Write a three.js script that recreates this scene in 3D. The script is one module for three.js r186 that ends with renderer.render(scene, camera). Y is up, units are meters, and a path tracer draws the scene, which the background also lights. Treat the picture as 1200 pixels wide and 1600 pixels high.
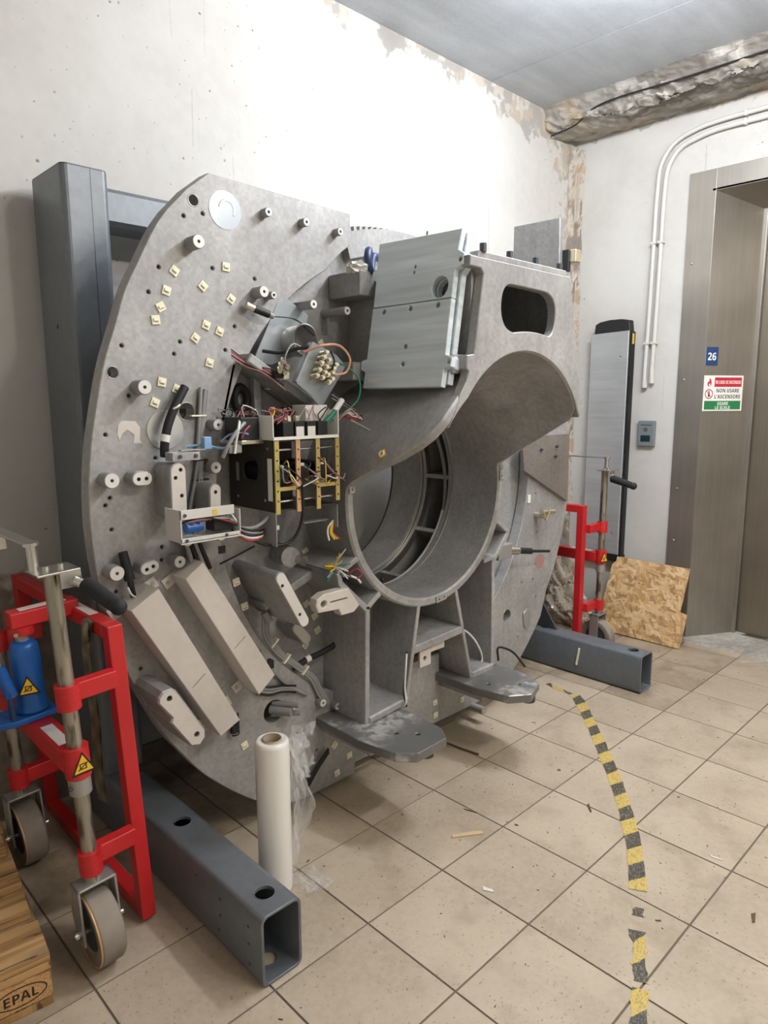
import * as THREE from 'three';
import { RoundedBoxGeometry } from 'three/addons/geometries/RoundedBoxGeometry.js';
import { Brush, Evaluator, SUBTRACTION } from 'three-bvh-csg';
import { mergeGeometries, toCreasedNormals } from 'three/addons/utils/BufferGeometryUtils.js';

const scene = new THREE.Scene();
scene.background = new THREE.Color(0x050505);

// ---------------------------------------------------------------- camera, lights, exposure
const camera = new THREE.PerspectiveCamera(72.93, 1200 / 1600, 0.02, 60);
camera.position.set(-1.2231, 1.5072, 1.3224);
camera.rotation.order = 'YXZ';
camera.rotation.set(-0.161147, -0.77454, -0.0032384);
scene.add(camera);

const renderer = new THREE.WebGLRenderer();
renderer.toneMapping = THREE.LinearToneMapping;
renderer.toneMappingExposure = 0.84;
renderer.shadowMap.enabled = true;

const CEIL = 3.28, WZ = -1.293, WX = 3.12;
const LAMPS = [   // bare tube fittings below the ceiling: position, colour, strength of each of the three lights of a fitting
  { at: [1.38, 3.13, -0.26], to: [1.38, 3.13, 0.94], colour: 0xf0f5ff, power: 5.9 },
  { at: [0.1, 3.13, 2.2], to: [1.6, 3.13, 2.2], colour: 0xfff8f0, power: 4.7 },
];

// ---------------------------------------------------------------- helpers
let seed = 12345;
const rnd = (a = 1, b) => { seed = (seed + 0x6d2b79f5) | 0; let t = Math.imul(seed ^ (seed >>> 15), 1 | seed); t = (t + Math.imul(t ^ (t >>> 7), 61 | t)) ^ t; const r = ((t ^ (t >>> 14)) >>> 0) / 4294967296; return b === undefined ? r * a : a + r * (b - a); };
const V = (x, y, z) => new THREE.Vector3(x, y, z);
const used = new Map();
function numbered(n) { const k = used.get(n) || 0; used.set(n, k + 1); return k ? n + '_' + String(k).padStart(3, '0') : n; }
const bases = new Map();
function thing(name, label, category, base = [0, 0, 0], group) {
  const g = new THREE.Group(); g.name = numbered(name); g.position.set(...base); scene.add(g);
  g.userData = { label, category }; if (group) g.userData.group = group;
  bases.set(g, V(...base)); return g;
}
function mesh(geo, mat, name) { const m = new THREE.Mesh(geo, mat); m.name = name; m.castShadow = m.receiveShadow = true; return m; }
// geometry in world metres, made a part of a thing (or of the setting)
function part(parent, name, geo, mat, label) {
  const m = mesh(geo, mat, name); const b = bases.get(parent);
  if (b) m.position.copy(b).negate();
  parent.add(m); bases.set(m, V(0, 0, 0)); if (label) m.userData.label = label; return m;
}
// local geometry placed at a point
function partAt(parent, name, geo, mat, pos, rot, label) {
  const m = mesh(geo, mat, name); const b = bases.get(parent) || V(0, 0, 0);
  m.position.set(pos[0] - b.x, pos[1] - b.y, pos[2] - b.z); if (rot) m.rotation.set(...rot);
  parent.add(m); bases.set(m, V(0, 0, 0)); if (label) m.userData.label = label; return m;
}
function single(name, geo, mat, label, category, group) {
  const m = mesh(geo, mat, numbered(name)); scene.add(m); m.userData = { label, category }; if (group) m.userData.group = group; bases.set(m, V(0, 0, 0)); return m;
}
function struct(name, geo, mat) { const m = mesh(geo, mat, name); m.userData.kind = 'structure'; scene.add(m); bases.set(m, V(0, 0, 0)); return m; }
// uv in metres from the dominant direction of each face
function wuv(g0, s = 1, ox = 0, oy = 0) {
  const g = g0.index ? g0.toNonIndexed() : g0; const p = g.attributes.position; const uv = new Float32Array(p.count * 2);
  const a = V(0, 0, 0), b = V(0, 0, 0), c = V(0, 0, 0);
  for (let i = 0; i < p.count; i += 3) {
    a.fromBufferAttribute(p, i); b.fromBufferAttribute(p, i + 1); c.fromBufferAttribute(p, i + 2);
    const n = b.clone().sub(a).cross(c.clone().sub(a)); const x = Math.abs(n.x), y = Math.abs(n.y), z = Math.abs(n.z);
    [a, b, c].forEach((q, k) => { let u, v; if (z >= x && z >= y) { u = q.x; v = q.y; } else if (x >= y) { u = q.z; v = q.y; } else { u = q.x; v = q.z; } uv[(i + k) * 2] = u * s + ox; uv[(i + k) * 2 + 1] = v * s + oy; });
  }
  g.setAttribute('uv', new THREE.BufferAttribute(uv, 2)); return g;
}
const B = (w, h, d, r = 0.002, seg = 1) => r ? new RoundedBoxGeometry(w, h, d, seg, Math.min(r, w / 2.01, h / 2.01, d / 2.01)) : new THREE.BoxGeometry(w, h, d);
function box(x0, x1, y0, y1, z0, z1, r = 0.002) { return wuv(B(x1 - x0, y1 - y0, z1 - z0, r).translate((x0 + x1) / 2, (y0 + y1) / 2, (z0 + z1) / 2)); }
function shapeOf(pts, holes = []) {
  const s = pts instanceof THREE.Shape ? pts : new THREE.Shape(pts.map((p) => new THREE.Vector2(p[0], p[1])));
  for (const h of holes) s.holes.push(h instanceof THREE.Path ? h : new THREE.Path(h.map((p) => new THREE.Vector2(p[0], p[1])))); return s;
}
function circlePts(cx, cy, r, n = 24, ry = r) { return Array.from({ length: n }, (_, i) => [cx + r * Math.cos(i / n * Math.PI * 2), cy + ry * Math.sin(i / n * Math.PI * 2)]); }
// outline in x, y; from z0 to z1
function ext(pts, z0, z1, bevel = 0.002, holes = []) {
  const s = shapeOf(pts, holes); const d = z1 - z0 - 2 * bevel;
  const g = new THREE.ExtrudeGeometry(s, { depth: d, bevelEnabled: bevel > 0, bevelThickness: bevel, bevelSize: bevel, bevelOffset: -bevel, bevelSegments: 1, curveSegments: 10 });
  g.translate(0, 0, z0 + bevel); return wuv(g);
}
// outline in x, z; from y0 to y1
function extY(pts, y0, y1, bevel = 0.002, holes = []) {
  const g = ext(pts.map(([x, z]) => [x, -z]), y0, y1, bevel, holes.map((h) => h.map(([x, z]) => [x, -z])));
  g.rotateX(-Math.PI / 2); return wuv(g);
}
// outline in z, y; from x0 to x1
function extX(pts, x0, x1, bevel = 0.002, holes = []) {
  const g = ext(pts.map(([z, y]) => [-z, y]), x0, x1, bevel, holes.map((h) => h.map(([z, y]) => [-z, y])));
  g.rotateY(Math.PI / 2); return wuv(g);
}
function bar(a, b, r, n = 14, r2 = r) {   // round bar between two points
  const A = V(...a), D = V(...b).sub(A); const g = new THREE.CylinderGeometry(r2, r, D.length(), n);
  g.applyQuaternion(new THREE.Quaternion().setFromUnitVectors(V(0, 1, 0), D.clone().normalize())); g.translate(A.x + D.x / 2, A.y + D.y / 2, A.z + D.z / 2); return g;
}
function beam(a, b, w, h, r = 0.003) {   // square bar between two points, w across, h up
  const A = V(...a), D = V(...b).sub(A), L = D.length(); const g = B(w, h, L, r);
  const m = new THREE.Matrix4().lookAt(V(0, 0, 0), D.clone().negate(), Math.abs(D.y) > 0.9 * L ? V(0, 0, 1) : V(0, 1, 0));
  g.applyMatrix4(m); g.translate(A.x + D.x / 2, A.y + D.y / 2, A.z + D.z / 2); return wuv(g);
}
function cable(pts, r, seg = 24, n = 7) { return new THREE.TubeGeometry(new THREE.CatmullRomCurve3(pts.map((p) => V(...p))), seg, r, n, false); }
function plate2(p, q, t, z0, z1, bevel = 0.003) {   // upright web between two points of the x, y plane
  const dx = q[0] - p[0], dy = q[1] - p[1], L = Math.hypot(dx, dy), nx = -dy / L * t / 2, ny = dx / L * t / 2;
  return ext([[p[0] + nx, p[1] + ny], [p[0] - nx, p[1] - ny], [q[0] - nx, q[1] - ny], [q[0] + nx, q[1] + ny]], z0, z1, bevel);
}
function capsule(p, q, r, z0, z1, bevel = 0.003, holes = []) {
  const a = Math.atan2(q[1] - p[1], q[0] - p[0]); const pts = [];
  for (let i = 0; i <= 8; i++) { const t = a + Math.PI / 2 + i / 8 * Math.PI; pts.push([p[0] + r * Math.cos(t), p[1] + r * Math.sin(t)]); }
  for (let i = 0; i <= 8; i++) { const t = a - Math.PI / 2 + i / 8 * Math.PI; pts.push([q[0] + r * Math.cos(t), q[1] + r * Math.sin(t)]); }
  return ext(pts, z0, z1, bevel, holes);
}
const evaluator = new Evaluator(); evaluator.useGroups = false; evaluator.attributes = ['position', 'normal', 'uv'];
function drill(geo, cutters) {   // bores real holes
  let b = new Brush(geo); b.updateMatrixWorld();
  for (const c of cutters) { const k = new Brush(c.toNonIndexed()); k.updateMatrixWorld(); b = evaluator.evaluate(b, k, SUBTRACTION); b.updateMatrixWorld(); }
  return wuv(b.geometry);
}
const lathe = (pts, n = 28) => new THREE.LatheGeometry(pts.map((p) => new THREE.Vector2(p[0], p[1])), n);

// ---------------------------------------------------------------- textures
const perm = new Uint8Array(512); { const q = Array.from({ length: 256 }, (_, i) => i); for (let i = 255; i > 0; i--) { const j = Math.floor(rnd(i + 1)); [q[i], q[j]] = [q[j], q[i]]; } for (let i = 0; i < 512; i++) perm[i] = q[i & 255]; }
function vn(x, y, per, perY = per) {   // value noise, repeats after per cells
  const xi = Math.floor(x), yi = Math.floor(y), fx = x - xi, fy = y - yi; const w = (n, p) => ((n % p) + p) % p;
  const h = (a, b) => perm[(perm[w(a, per) & 255] + w(b, perY)) & 255] / 255; const sx = fx * fx * (3 - 2 * fx), sy = fy * fy * (3 - 2 * fy);
  const a = h(xi, yi), b = h(xi + 1, yi), c = h(xi, yi + 1), d = h(xi + 1, yi + 1); return a + (b - a) * sx + (c - a) * sy + (a - b - c + d) * sx * sy;
}
function fbm(x, y, per, oct = 4, perY = per) { let s = 0, a = 0.5, n = 0; for (let i = 0; i < oct; i++) { s += a * vn(x, y, per, perY); n += a; x *= 2; y *= 2; per *= 2; perY *= 2; a *= 0.5; } return s / n; }
const clamp = (v, a = 0, b = 1) => Math.max(a, Math.min(b, v));
const smooth = (a, b, x) => { const t = clamp((x - a) / (b - a)); return t * t * (3 - 2 * t); };
function tex(w, h, fn, srgb = true, wrap = true) {
  const d = new Uint8Array(w * h * 4);
  for (let j = 0; j < h; j++) for (let i = 0; i < w; i++) { const c = fn((i + 0.5) / w, (j + 0.5) / h, i, j), k = (j * w + i) * 4; if (typeof c === 'number') { d[k] = d[k + 1] = d[k + 2] = clamp(c, 0, 255); } else { d[k] = clamp(c[0], 0, 255); d[k + 1] = clamp(c[1], 0, 255); d[k + 2] = clamp(c[2], 0, 255); } d[k + 3] = 255; }
  const t = new THREE.DataTexture(d, w, h); t.magFilter = THREE.LinearFilter; t.minFilter = THREE.LinearMipmapLinearFilter; t.generateMipmaps = true;
  if (wrap) t.wrapS = t.wrapT = THREE.RepeatWrapping; if (srgb) t.colorSpace = THREE.SRGBColorSpace; t.needsUpdate = true; return t;
}
function canvasTex(w, h, draw) { const c = document.createElement('canvas'); c.width = w; c.height = h; draw(c.getContext('2d'), w, h); const t = new THREE.CanvasTexture(c); t.colorSpace = THREE.SRGBColorSpace; return t; }
const mixc = (a, b, t) => [a[0] + (b[0] - a[0]) * t, a[1] + (b[1] - a[1]) * t, a[2] + (b[2] - a[2]) * t];
const std = (o) => new THREE.MeshStandardMaterial(o);
const phys = (o) => new THREE.MeshPhysicalMaterial(o);

// cast aluminium: mottled grey with a fine grain
const castMap = tex(1024, 1024, (u, v, i, j) => { const n = fbm(u * 6, v * 6, 6, 5), f = fbm(u * 90, v * 90, 90, 2), st = fbm(u * 40, v * 6, 40, 3, 6); let c = 156 + (n - 0.5) * 38 + (f - 0.5) * 22 + (st - 0.5) * 12; if (vn(u * 200, v * 200, 200) > 0.93) c -= 14; return [c, c * 0.99, c * 0.972]; });
const castBump = tex(512, 512, (u, v) => 128 + (fbm(u * 60, v * 60, 60, 3) - 0.5) * 120, false);
const M = {};
M.cast = std({ map: castMap, bumpMap: castBump, bumpScale: 0.0006, metalness: 0.25, roughness: 0.55 });
M.castRough = std({ map: castMap, bumpMap: castBump, bumpScale: 0.0016, metalness: 0.15, roughness: 0.7 });   // the same metal, left rough from the mould
M.machined = std({ color: 0xa9a7a2, metalness: 0.55, roughness: 0.36, bumpMap: castBump, bumpScale: 0.0002 });
M.padTop = std({ map: tex(512, 512, (u, v) => { const n = fbm(u * 5, v * 5, 5, 5), f = fbm(u * 50, v * 50, 50, 3); let c = 116 + (n - 0.5) * 40; c += 64 * smooth(0.5, 0.72, n) * smooth(0.3, 0.7, f); return [c, c * 0.99, c * 0.97]; }), metalness: 0.3, roughness: 0.4 });
M.steelBlue = std({ map: tex(512, 512, (u, v) => { const n = fbm(u * 4, v * 4, 4, 5), f = fbm(u * 60, v * 60, 60, 2); let c = 116 + (n - 0.5) * 26 + (f - 0.5) * 10; return [c * 0.955, c * 1.0, c * 1.04]; }), metalness: 0.25, roughness: 0.38 });
M.steelDark = std({ color: 0x4b4f55, metalness: 0.4, roughness: 0.42, bumpMap: castBump, bumpScale: 0.0002 });
M.weld = std({ map: tex(256, 256, (u, v) => { const c = 90 + fbm(u * 30, v * 30, 30, 3) * 90; return [c, c, c]; }), metalness: 0.5, roughness: 0.5, bumpMap: castBump, bumpScale: 0.004 });
M.zincPanel = std({ map: tex(512, 512, (u, v) => { const s = fbm(u * 5, v * 90, 5, 4, 90), l = fbm(u * 2, v * 40, 2, 3, 40), n = fbm(u * 5, v * 5, 5, 3); const c = 218 + (s - 0.5) * 26 + (l - 0.5) * 40 + (n - 0.5) * 14; return [c * 0.95, c * 0.995, c * 1.015]; }), metalness: 0.08, roughness: 0.36 });
M.zinc = std({ color: 0xb9c0c4, metalness: 0.75, roughness: 0.3 });
M.beige = std({ map: tex(256, 256, (u, v) => { const n = fbm(u * 5, v * 5, 5, 4), f = fbm(u * 60, v * 60, 60, 2); const c = 204 + (n - 0.5) * 18 + (f - 0.5) * 8; return [c, c * 0.962, c * 0.915]; }), roughness: 0.5, metalness: 0.05 });
M.bossFace = std({ color: 0xd9d6d0, roughness: 0.45, metalness: 0.1 });
M.black = std({ color: 0x161616, roughness: 0.55 });
M.rubber = std({ color: 0x1a191b, roughness: 0.7 });

M.chassis = std({ color: 0x3d3831, roughness: 0.42, metalness: 0.35, bumpMap: castBump, bumpScale: 0.0002 });
M.yellowZn = std({ map: tex(256, 256, (u, v) => { const n = fbm(u * 8, v * 8, 8, 4); return mixc([192, 180, 104], [198, 172, 112], smooth(0.35, 0.65, n)); }), metalness: 0.4, roughness: 0.36 });
M.orangeZn = std({ color: 0xd2a67a, metalness: 0.4, roughness: 0.36 });
M.brass = std({ color: 0xcdc4ac, metalness: 0.8, roughness: 0.25 });
M.chrome = std({ color: 0xc8c5bd, metalness: 0.9, roughness: 0.22 });
M.wornSteel = std({ map: tex(256, 256, (u, v) => { const n = fbm(u * 6, v * 10, 10, 5); const c = 168 - smooth(0.45, 0.7, n) * 70; return [c, c * 0.97, c * 0.88]; }), metalness: 0.75, roughness: 0.32 });
M.red = std({ map: tex(256, 256, (u, v) => { const n = fbm(u * 8, v * 8, 8, 4); return [190 + (n - 0.5) * 22, 36 + (n - 0.5) * 12, 38 + (n - 0.5) * 12]; }), roughness: 0.38 });
M.blue = std({ map: tex(256, 256, (u, v) => { const n = fbm(u * 8, v * 8, 8, 4); return [26, 88 + (n - 0.5) * 16, 160 + (n - 0.5) * 24]; }), roughness: 0.35 });
M.blueDark = std({ color: 0x22385c, roughness: 0.45 });
M.wheel = std({ map: tex(256, 256, (u, v) => { const n = fbm(u * 10, v * 10, 10, 5); const c = 136 + (n - 0.5) * 56; return [c * 1.02, c * 0.95, c * 0.86]; }), roughness: 0.8 });
M.cream = std({ color: 0xe6e0c6, roughness: 0.55 });
M.white = std({ color: 0xdedbd4, roughness: 0.5 });
M.whitePaint = std({ color: 0xcac7c0, roughness: 0.55 });
M.wireGrey = std({ color: 0x8a8a88, roughness: 0.55 });
M.wireRed = std({ color: 0x96303a, roughness: 0.5 });
M.wirePink = std({ color: 0xc98a8c, roughness: 0.5 });
M.wireGreen = std({ color: 0x2f7a66, roughness: 0.5 });
M.wireYellow = std({ color: 0xd8b53a, roughness: 0.5 });
M.wireOrange = std({ color: 0xcf9a7c, roughness: 0.5 });
M.wireBlue = std({ color: 0x7fa3c9, roughness: 0.5 });
M.wireWhite = std({ color: 0xd9d7cf, roughness: 0.5 });
const wireMats = [M.wireRed, M.wireWhite, M.black, M.wireGreen, M.wireYellow, M.wirePink, M.wireGrey, M.wireBlue];

// ---------------------------------------------------------------- the room
const plasterBump = tex(1024, 1024, (u, v) => 128 + (fbm(u * 24, v * 24, 24, 5) - 0.5) * 130 + (fbm(u * 110, v * 110, 110, 2) - 0.5) * 50, false);
// painted wall with blow-holes, trowel marks, flaking near the corner and bare render near the floor
function wallMap(w, h, x0, x1, y1, opts) {
  const px = w / (x1 - x0), py = h / y1; const pit = new Float32Array(w * h);
  const blob = (cx, cy, rx, ry, a) => { for (let j = Math.max(0, Math.floor(cy - ry)); j <= Math.min(h - 1, cy + ry); j++) for (let i = Math.max(0, Math.floor(cx - rx)); i <= Math.min(w - 1, cx + rx); i++) { const d = ((i - cx) / rx) ** 2 + ((j - cy) / ry) ** 2; if (d < 1) pit[j * w + i] = Math.max(pit[j * w + i], a * (1 - d * d)); } };
  for (let k = 0; k < opts.pits; k++) { const x = x0 + rnd() * (x1 - x0), y = rnd() * y1; const dens = fbm(x * 1.3 + 9, y * 1.1 + 3, 64, 3); if (dens < 0.42 + 0.1 * rnd()) continue; const r = (0.0013 + 0.0034 * rnd() ** 3); blob((x - x0) * px, y * py, r * px * rnd(0.7, 1.6), r * py * rnd(0.7, 1.6), rnd(0.35, 0.95)); }
  for (let k = 0; k < opts.scores; k++) { const x = rnd(x0, x1), y = rnd(1.2, y1), L = rnd(0.1, 0.35), wd = rnd(0.9, 1.5), a = rnd(0.12, 0.4), tilt = rnd(-0.03, 0.03); for (let s = 0; s < L; s += 0.004) blob((x + tilt * s - x0) * px, (y + s) * py, wd, wd, a * rnd(0.3, 1)); }
  const t = tex(w, h, (u, v, i, j) => {
    const x = x0 + u * (x1 - x0), y = v * y1; const n = fbm(x * 2.2 + 5, y * 2.2 + 7, 256, 5), f = fbm(x * 30, y * 30, 256, 3);
    let c = mixc([201, 199, 193], [190, 187, 180], smooth(0.3, 0.7, n)); c = mixc(c, [208, 205, 199], 0.5 * f);
    const st = opts.stain(x, y); // 0..1 how likely flaking is here
    if (st > 0) { const q = fbm(x * 11 + 3, y * 11, 256, 5), r = fbm(x * 34, y * 34 + 4, 256, 4); const m = smooth(1.02 - st, 1.1 - st, q + 0.35 * (r - 0.5) + 0.25);
      let sc = mixc([190, 181, 166], [152, 147, 139], smooth(0.42, 0.55, fbm(x * 11 + 8, y * 11, 256, 4))); sc = mixc(sc, [174, 158, 140], smooth(0.56, 0.66, fbm(x * 15, y * 9 + 6, 256, 3))); c = mixc(c, sc, 0.75 * m); }
    const bare = opts.bare(x, y) + (n - 0.5) * 0.35 + (f - 0.5) * 0.25; if (bare > 0) c = mixc(c, mixc([150, 138, 122], [118, 108, 96], f), smooth(0, 0.12, bare));
    return mixc(c, [96, 92, 84], pit[j * w + i]);
  }, true, false);
  const bmp = tex(w >> 1, h >> 1, (u, v, i, j) => { const x = x0 + u * (x1 - x0), y = v * y1; const p = pit[(j * 2) * w + i * 2]; const bare = smooth(0, 0.15, opts.bare(x, y)); return 140 + (fbm(x * 9, y * 9, 256, 4) - 0.5) * 40 + (fbm(x * 40, y * 40, 256, 3) - 0.5) * (24 + 90 * bare) - 90 * p; }, false, false);
  return std({ map: t, bumpMap: bmp, bumpScale: 0.006, roughness: 0.85 });
}
function planeUV(g, fu, fv) { const p = g.attributes.position, uv = g.attributes.uv; for (let i = 0; i < p.count; i++) uv.setXY(i, fu(p.getX(i), p.getY(i), p.getZ(i)), fv(p.getX(i), p.getY(i), p.getZ(i))); return g; }
const XL = -2.7, ZF = 3.6, Y1 = 3.5;
const mLeft = wallMap(2048, 1400, -1.6, WX, Y1, { pits: 2600, scores: 46,
  stain: (x, y) => Math.max(0, 0.5 * smooth(2.78, 3.05, x) * smooth(0.6, 1.6, y), 0.56 * smooth(0.32, 0.06, CEIL - y) * smooth(1.9, 2.6, x), 0.36 * smooth(0.14, 0.02, CEIL - y) * smooth(0.8, 1.3, x)),
  bare: (x, y) => 0.98 - y - 0.8 * smooth(-0.3, 0.3, x) });
struct('wall_left', planeUV(new THREE.BoxGeometry(WX + 1.6 + 0.2, Y1, 0.2).translate((WX + 0.2 - 1.6) / 2, Y1 / 2, WZ - 0.1), (x) => (x + 1.6) / (WX + 1.6), (x, y) => y / Y1), mLeft);
const mPlain = std({ map: tex(512, 512, (u, v) => { const n = fbm(u * 5, v * 5, 5, 5), f = fbm(u * 60, v * 60, 60, 2); const c = 206 + (n - 0.5) * 18 + (f - 0.5) * 8; return [c, c * 0.985, c * 0.95]; }), bumpMap: plasterBump, bumpScale: 0.003, roughness: 0.85 });
struct('wall_left_end', wuv(new THREE.BoxGeometry(-1.6 - XL, Y1, 0.2).translate((XL - 1.6) / 2, Y1 / 2, WZ - 0.1), 0.5), mPlain);
struct('wall_back', wuv(new THREE.BoxGeometry(WX - XL + 0.9, Y1, 0.2).translate((XL + WX + 0.7) / 2, Y1 / 2, ZF + 0.1), 0.5), mPlain);
struct('wall_near', wuv(new THREE.BoxGeometry(0.2, Y1, ZF - WZ + 0.4).translate(XL - 0.1, Y1 / 2, (ZF + WZ) / 2), 0.5), mPlain);
// right wall: three pieces around the lift portal
const OZ0 = -0.50, OZ1 = 1.46, OY = 2.8;
const mRight = wallMap(1024, 1400, -1.32, 1.4, Y1, { pits: 1500, scores: 8,
  stain: (z, y) => Math.max(0, 0.55 * smooth(-1.22, -1.285, z), 0.3 * smooth(0.06, 0.0, 3.17 - y)), bare: (z, y) => -1 });
const rightUV = (g) => planeUV(g, (x, y, z) => (z + 1.32) / 2.72, (x, y) => y / Y1);
struct('wall_right', rightUV(new THREE.BoxGeometry(0.25, Y1, OZ0 - WZ).translate(WX + 0.125, Y1 / 2, (OZ0 + WZ) / 2)), mRight);
struct('wall_right_lintel', rightUV(new THREE.BoxGeometry(0.25, Y1 - OY, OZ1 - OZ0).translate(WX + 0.125, (Y1 + OY) / 2, (OZ0 + OZ1) / 2)), mRight);
struct('wall_right_end', wuv(new THREE.BoxGeometry(0.25, Y1, ZF - OZ1).translate(WX + 0.125, Y1 / 2, (OZ1 + ZF) / 2), 0.5), mPlain);
// rough strip of old foam and mortar in the corner
{
  const g = new THREE.PlaneGeometry(0.16, 3.1, 10, 200); const p = g.attributes.position;
  for (let i = 0; i < p.count; i++) { const a = (p.getX(i) / 0.16 + 0.5), y = p.getY(i) + 1.56; const n = fbm(a * 4 + 3, y * 14, 256, 4), n2 = fbm(a * 9, y * 40, 256, 3); const th = a * Math.PI / 2; const r = (0.012 + 0.05 * n * n + 0.014 * n2) * (0.25 + Math.sin(Math.PI * a)); const w = 0.055 + 0.03 * fbm(7, y * 6, 256, 3);
    p.setXYZ(i, WX - (a > 0.5 ? 0.0 : (0.5 - a) * 2 * w) - r * 0.7 + 0.004, y, WZ + (a > 0.5 ? (a - 0.5) * 2 * w : 0) + r * 0.7 - 0.004); }
  g.computeVertexNormals();
  struct('trim_1', wuv(g), std({ map: tex(256, 512, (u, v) => { const n = fbm(u * 8, v * 8, 8, 5), m = fbm(u * 20 + 4, v * 20, 20, 3); let c = mixc([186, 178, 164], [134, 125, 115], smooth(0.4, 0.6, n)); c = mixc(c, [166, 136, 108], smooth(0.58, 0.7, m) * 0.6); return c; }), roughness: 0.95, bumpMap: plasterBump, bumpScale: 0.006 }));
}
// ceiling: concrete panels with open joints
const mCeil = std({ map: tex(1024, 1024, (u, v) => { const n = fbm(u * 4, v * 4, 4, 5), s = fbm(u * 3, v * 24, 3, 3, 24), f = fbm(u * 120, v * 120, 120, 2); const c = 188 + (n - 0.5) * 26 + (s - 0.5) * 14 + (f - 0.5) * 10; return [c * 0.98, c, c * 1.02]; }), bumpMap: plasterBump, bumpScale: 0.001, roughness: 0.8 });
{
  const c = struct('ceiling', wuv(new THREE.BoxGeometry(WX - XL + 0.9, 0.2, ZF - WZ + 0.4).translate((XL + WX) / 2 + 0.3, CEIL + 0.14, (ZF + WZ) / 2), 0.5), std({ color: 0x6b6a68, roughness: 0.95 }));
  const xs = [XL - 0.05]; for (let x = 2.19 - 1.2 * 5; x < 3.3; x += 1.2) xs.push(x); xs.push(3.4);
  for (let i = 0; i + 1 < xs.length; i++) part(c, 'panel', box(xs[i] + 0.0028, xs[i + 1] - 0.0028, CEIL, CEIL + 0.05, WZ - 0.1, ZF + 0.1, 0), mCeil);
}
// downstand beam along the right wall: crumbling render
{
  const g = new THREE.PlaneGeometry(1, 1, 520, 48); const p = g.attributes.position; const cols = [];
  for (let i = 0; i < p.count; i++) {
    const a = p.getX(i) + 0.5, t = p.getY(i) + 0.5; const z = WZ - 0.02 + a * 5.6; // t: 0 at the ceiling, then down the front face, round the edge, back to the wall
    const prof = [[2.69, CEIL + 0.02], [2.73, 3.27], [2.76, 3.22], [2.78, 3.165], [2.83, 3.15], [2.95, 3.15], [WX + 0.05, 3.165]]; const q = t * (prof.length - 1), k = Math.min(prof.length - 2, Math.floor(q)), f = q - k;
    let x = prof[k][0] + (prof[k + 1][0] - prof[k][0]) * f, y = prof[k][1] + (prof[k + 1][1] - prof[k][1]) * f;
    const n = fbm(z * 5 + 2, t * 6, 256, 5) - 0.5, m = fbm(z * 22, t * 14 + 3, 256, 3) - 0.5; const mid = Math.sin(Math.PI * clamp(t)); const k3 = fbm(z * 60 + 5, t * 40, 1024, 3) - 0.5; x -= (n * 0.1 + m * 0.05 + k3 * 0.02) * mid; y += (n * 0.06 - m * 0.04 + k3 * 0.018) * mid * smooth(0.2, 0.6, t); p.setXYZ(i, x, y, z);
  }
  g.computeVertexNormals();
  const uv = g.attributes.uv; for (let i = 0; i < uv.count; i++) uv.setXY(i, p.getZ(i) * 0.5, (p.getY(i) + p.getX(i)) * 1.0);
  const bm = struct('trim_2', g, std({ map: tex(1024, 512, (u, v) => { const n = fbm(u * 12, v * 12, 12, 5), m = fbm(u * 28 + 2, v * 28, 28, 4), k = fbm(u * 9 + 5, v * 9, 9, 4); let c = mixc([158, 153, 144], [116, 111, 102], smooth(0.36, 0.62, n)); c = mixc(c, [192, 187, 177], smooth(0.52, 0.68, m) * 0.6); c = mixc(c, [172, 152, 124], smooth(0.54, 0.66, k) * 0.6); return c; }), roughness: 0.92, bumpMap: plasterBump, bumpScale: 0.008, side: THREE.DoubleSide }));
  part(bm, 'crack', cable([[2.79, 3.13, WZ + 0.02], [2.785, 3.15, -1.1], [2.75, 3.2, -0.95], [2.745, 3.2, -0.4], [2.745, 3.2, 0.6]], 0.0045, 60, 5), M.black, 'thin dark cable running in the crumbled render');
}
// floor tiles
const T = 0.33;
const grout = std({ color: 0x6e6355, roughness: 0.95 });
const floor = struct('floor', wuv(new THREE.BoxGeometry(WX - XL + 1.2, 0.2, ZF - WZ + 0.4).translate((XL + WX) / 2 + 0.3, -0.1035, (ZF + WZ) / 2)), grout);
const tileMap = tex(1536, 1536, (u, v) => {
  const n = fbm(u * 8, v * 8, 8, 5), f = fbm(u * 160, v * 160, 160, 2), d = fbm(u * 22 + 3, v * 22, 22, 4); let c = mixc([187, 172, 150], [172, 157, 136], smooth(0.3, 0.7, n)); c = mixc(c, [198, 184, 163], (f - 0.3) * 0.5);
  c = mixc(c, [146, 131, 110], smooth(0.5, 0.85, d) * 0.35); const sp = vn(u * 500, v * 500, 500); if (sp > 0.93) c = mixc(c, [98, 86, 70], smooth(0.3, 0.7, fbm(u * 12 + 9, v * 12, 12, 3)) * 0.7); const lg = fbm(u * 240 + 5, v * 240, 240, 2); c = mixc(c, [120, 106, 88], smooth(0.78, 0.88, lg) * 0.45); return c; });
const mTile = std({ map: tileMap, roughness: 0.42, bumpMap: castBump, bumpScale: 0.0003 });
const dirtMap = tex(1024, 1024, (u, v) => { const n = fbm(u * 8, v * 8, 8, 5), f = fbm(u * 130, v * 130, 130, 2), d = fbm(u * 18 + 7, v * 18, 18, 4); let c = mixc([172, 156, 134], [150, 134, 113], smooth(0.3, 0.7, n)); c = mixc(c, [112, 100, 84], smooth(0.45, 0.85, d) * 0.5); c = mixc(c, [190, 176, 156], (f - 0.4) * 0.4); return c; });
const mTileDirty = std({ map: dirtMap, roughness: 0.55, bumpMap: castBump, bumpScale: 0.0004 });
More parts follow.
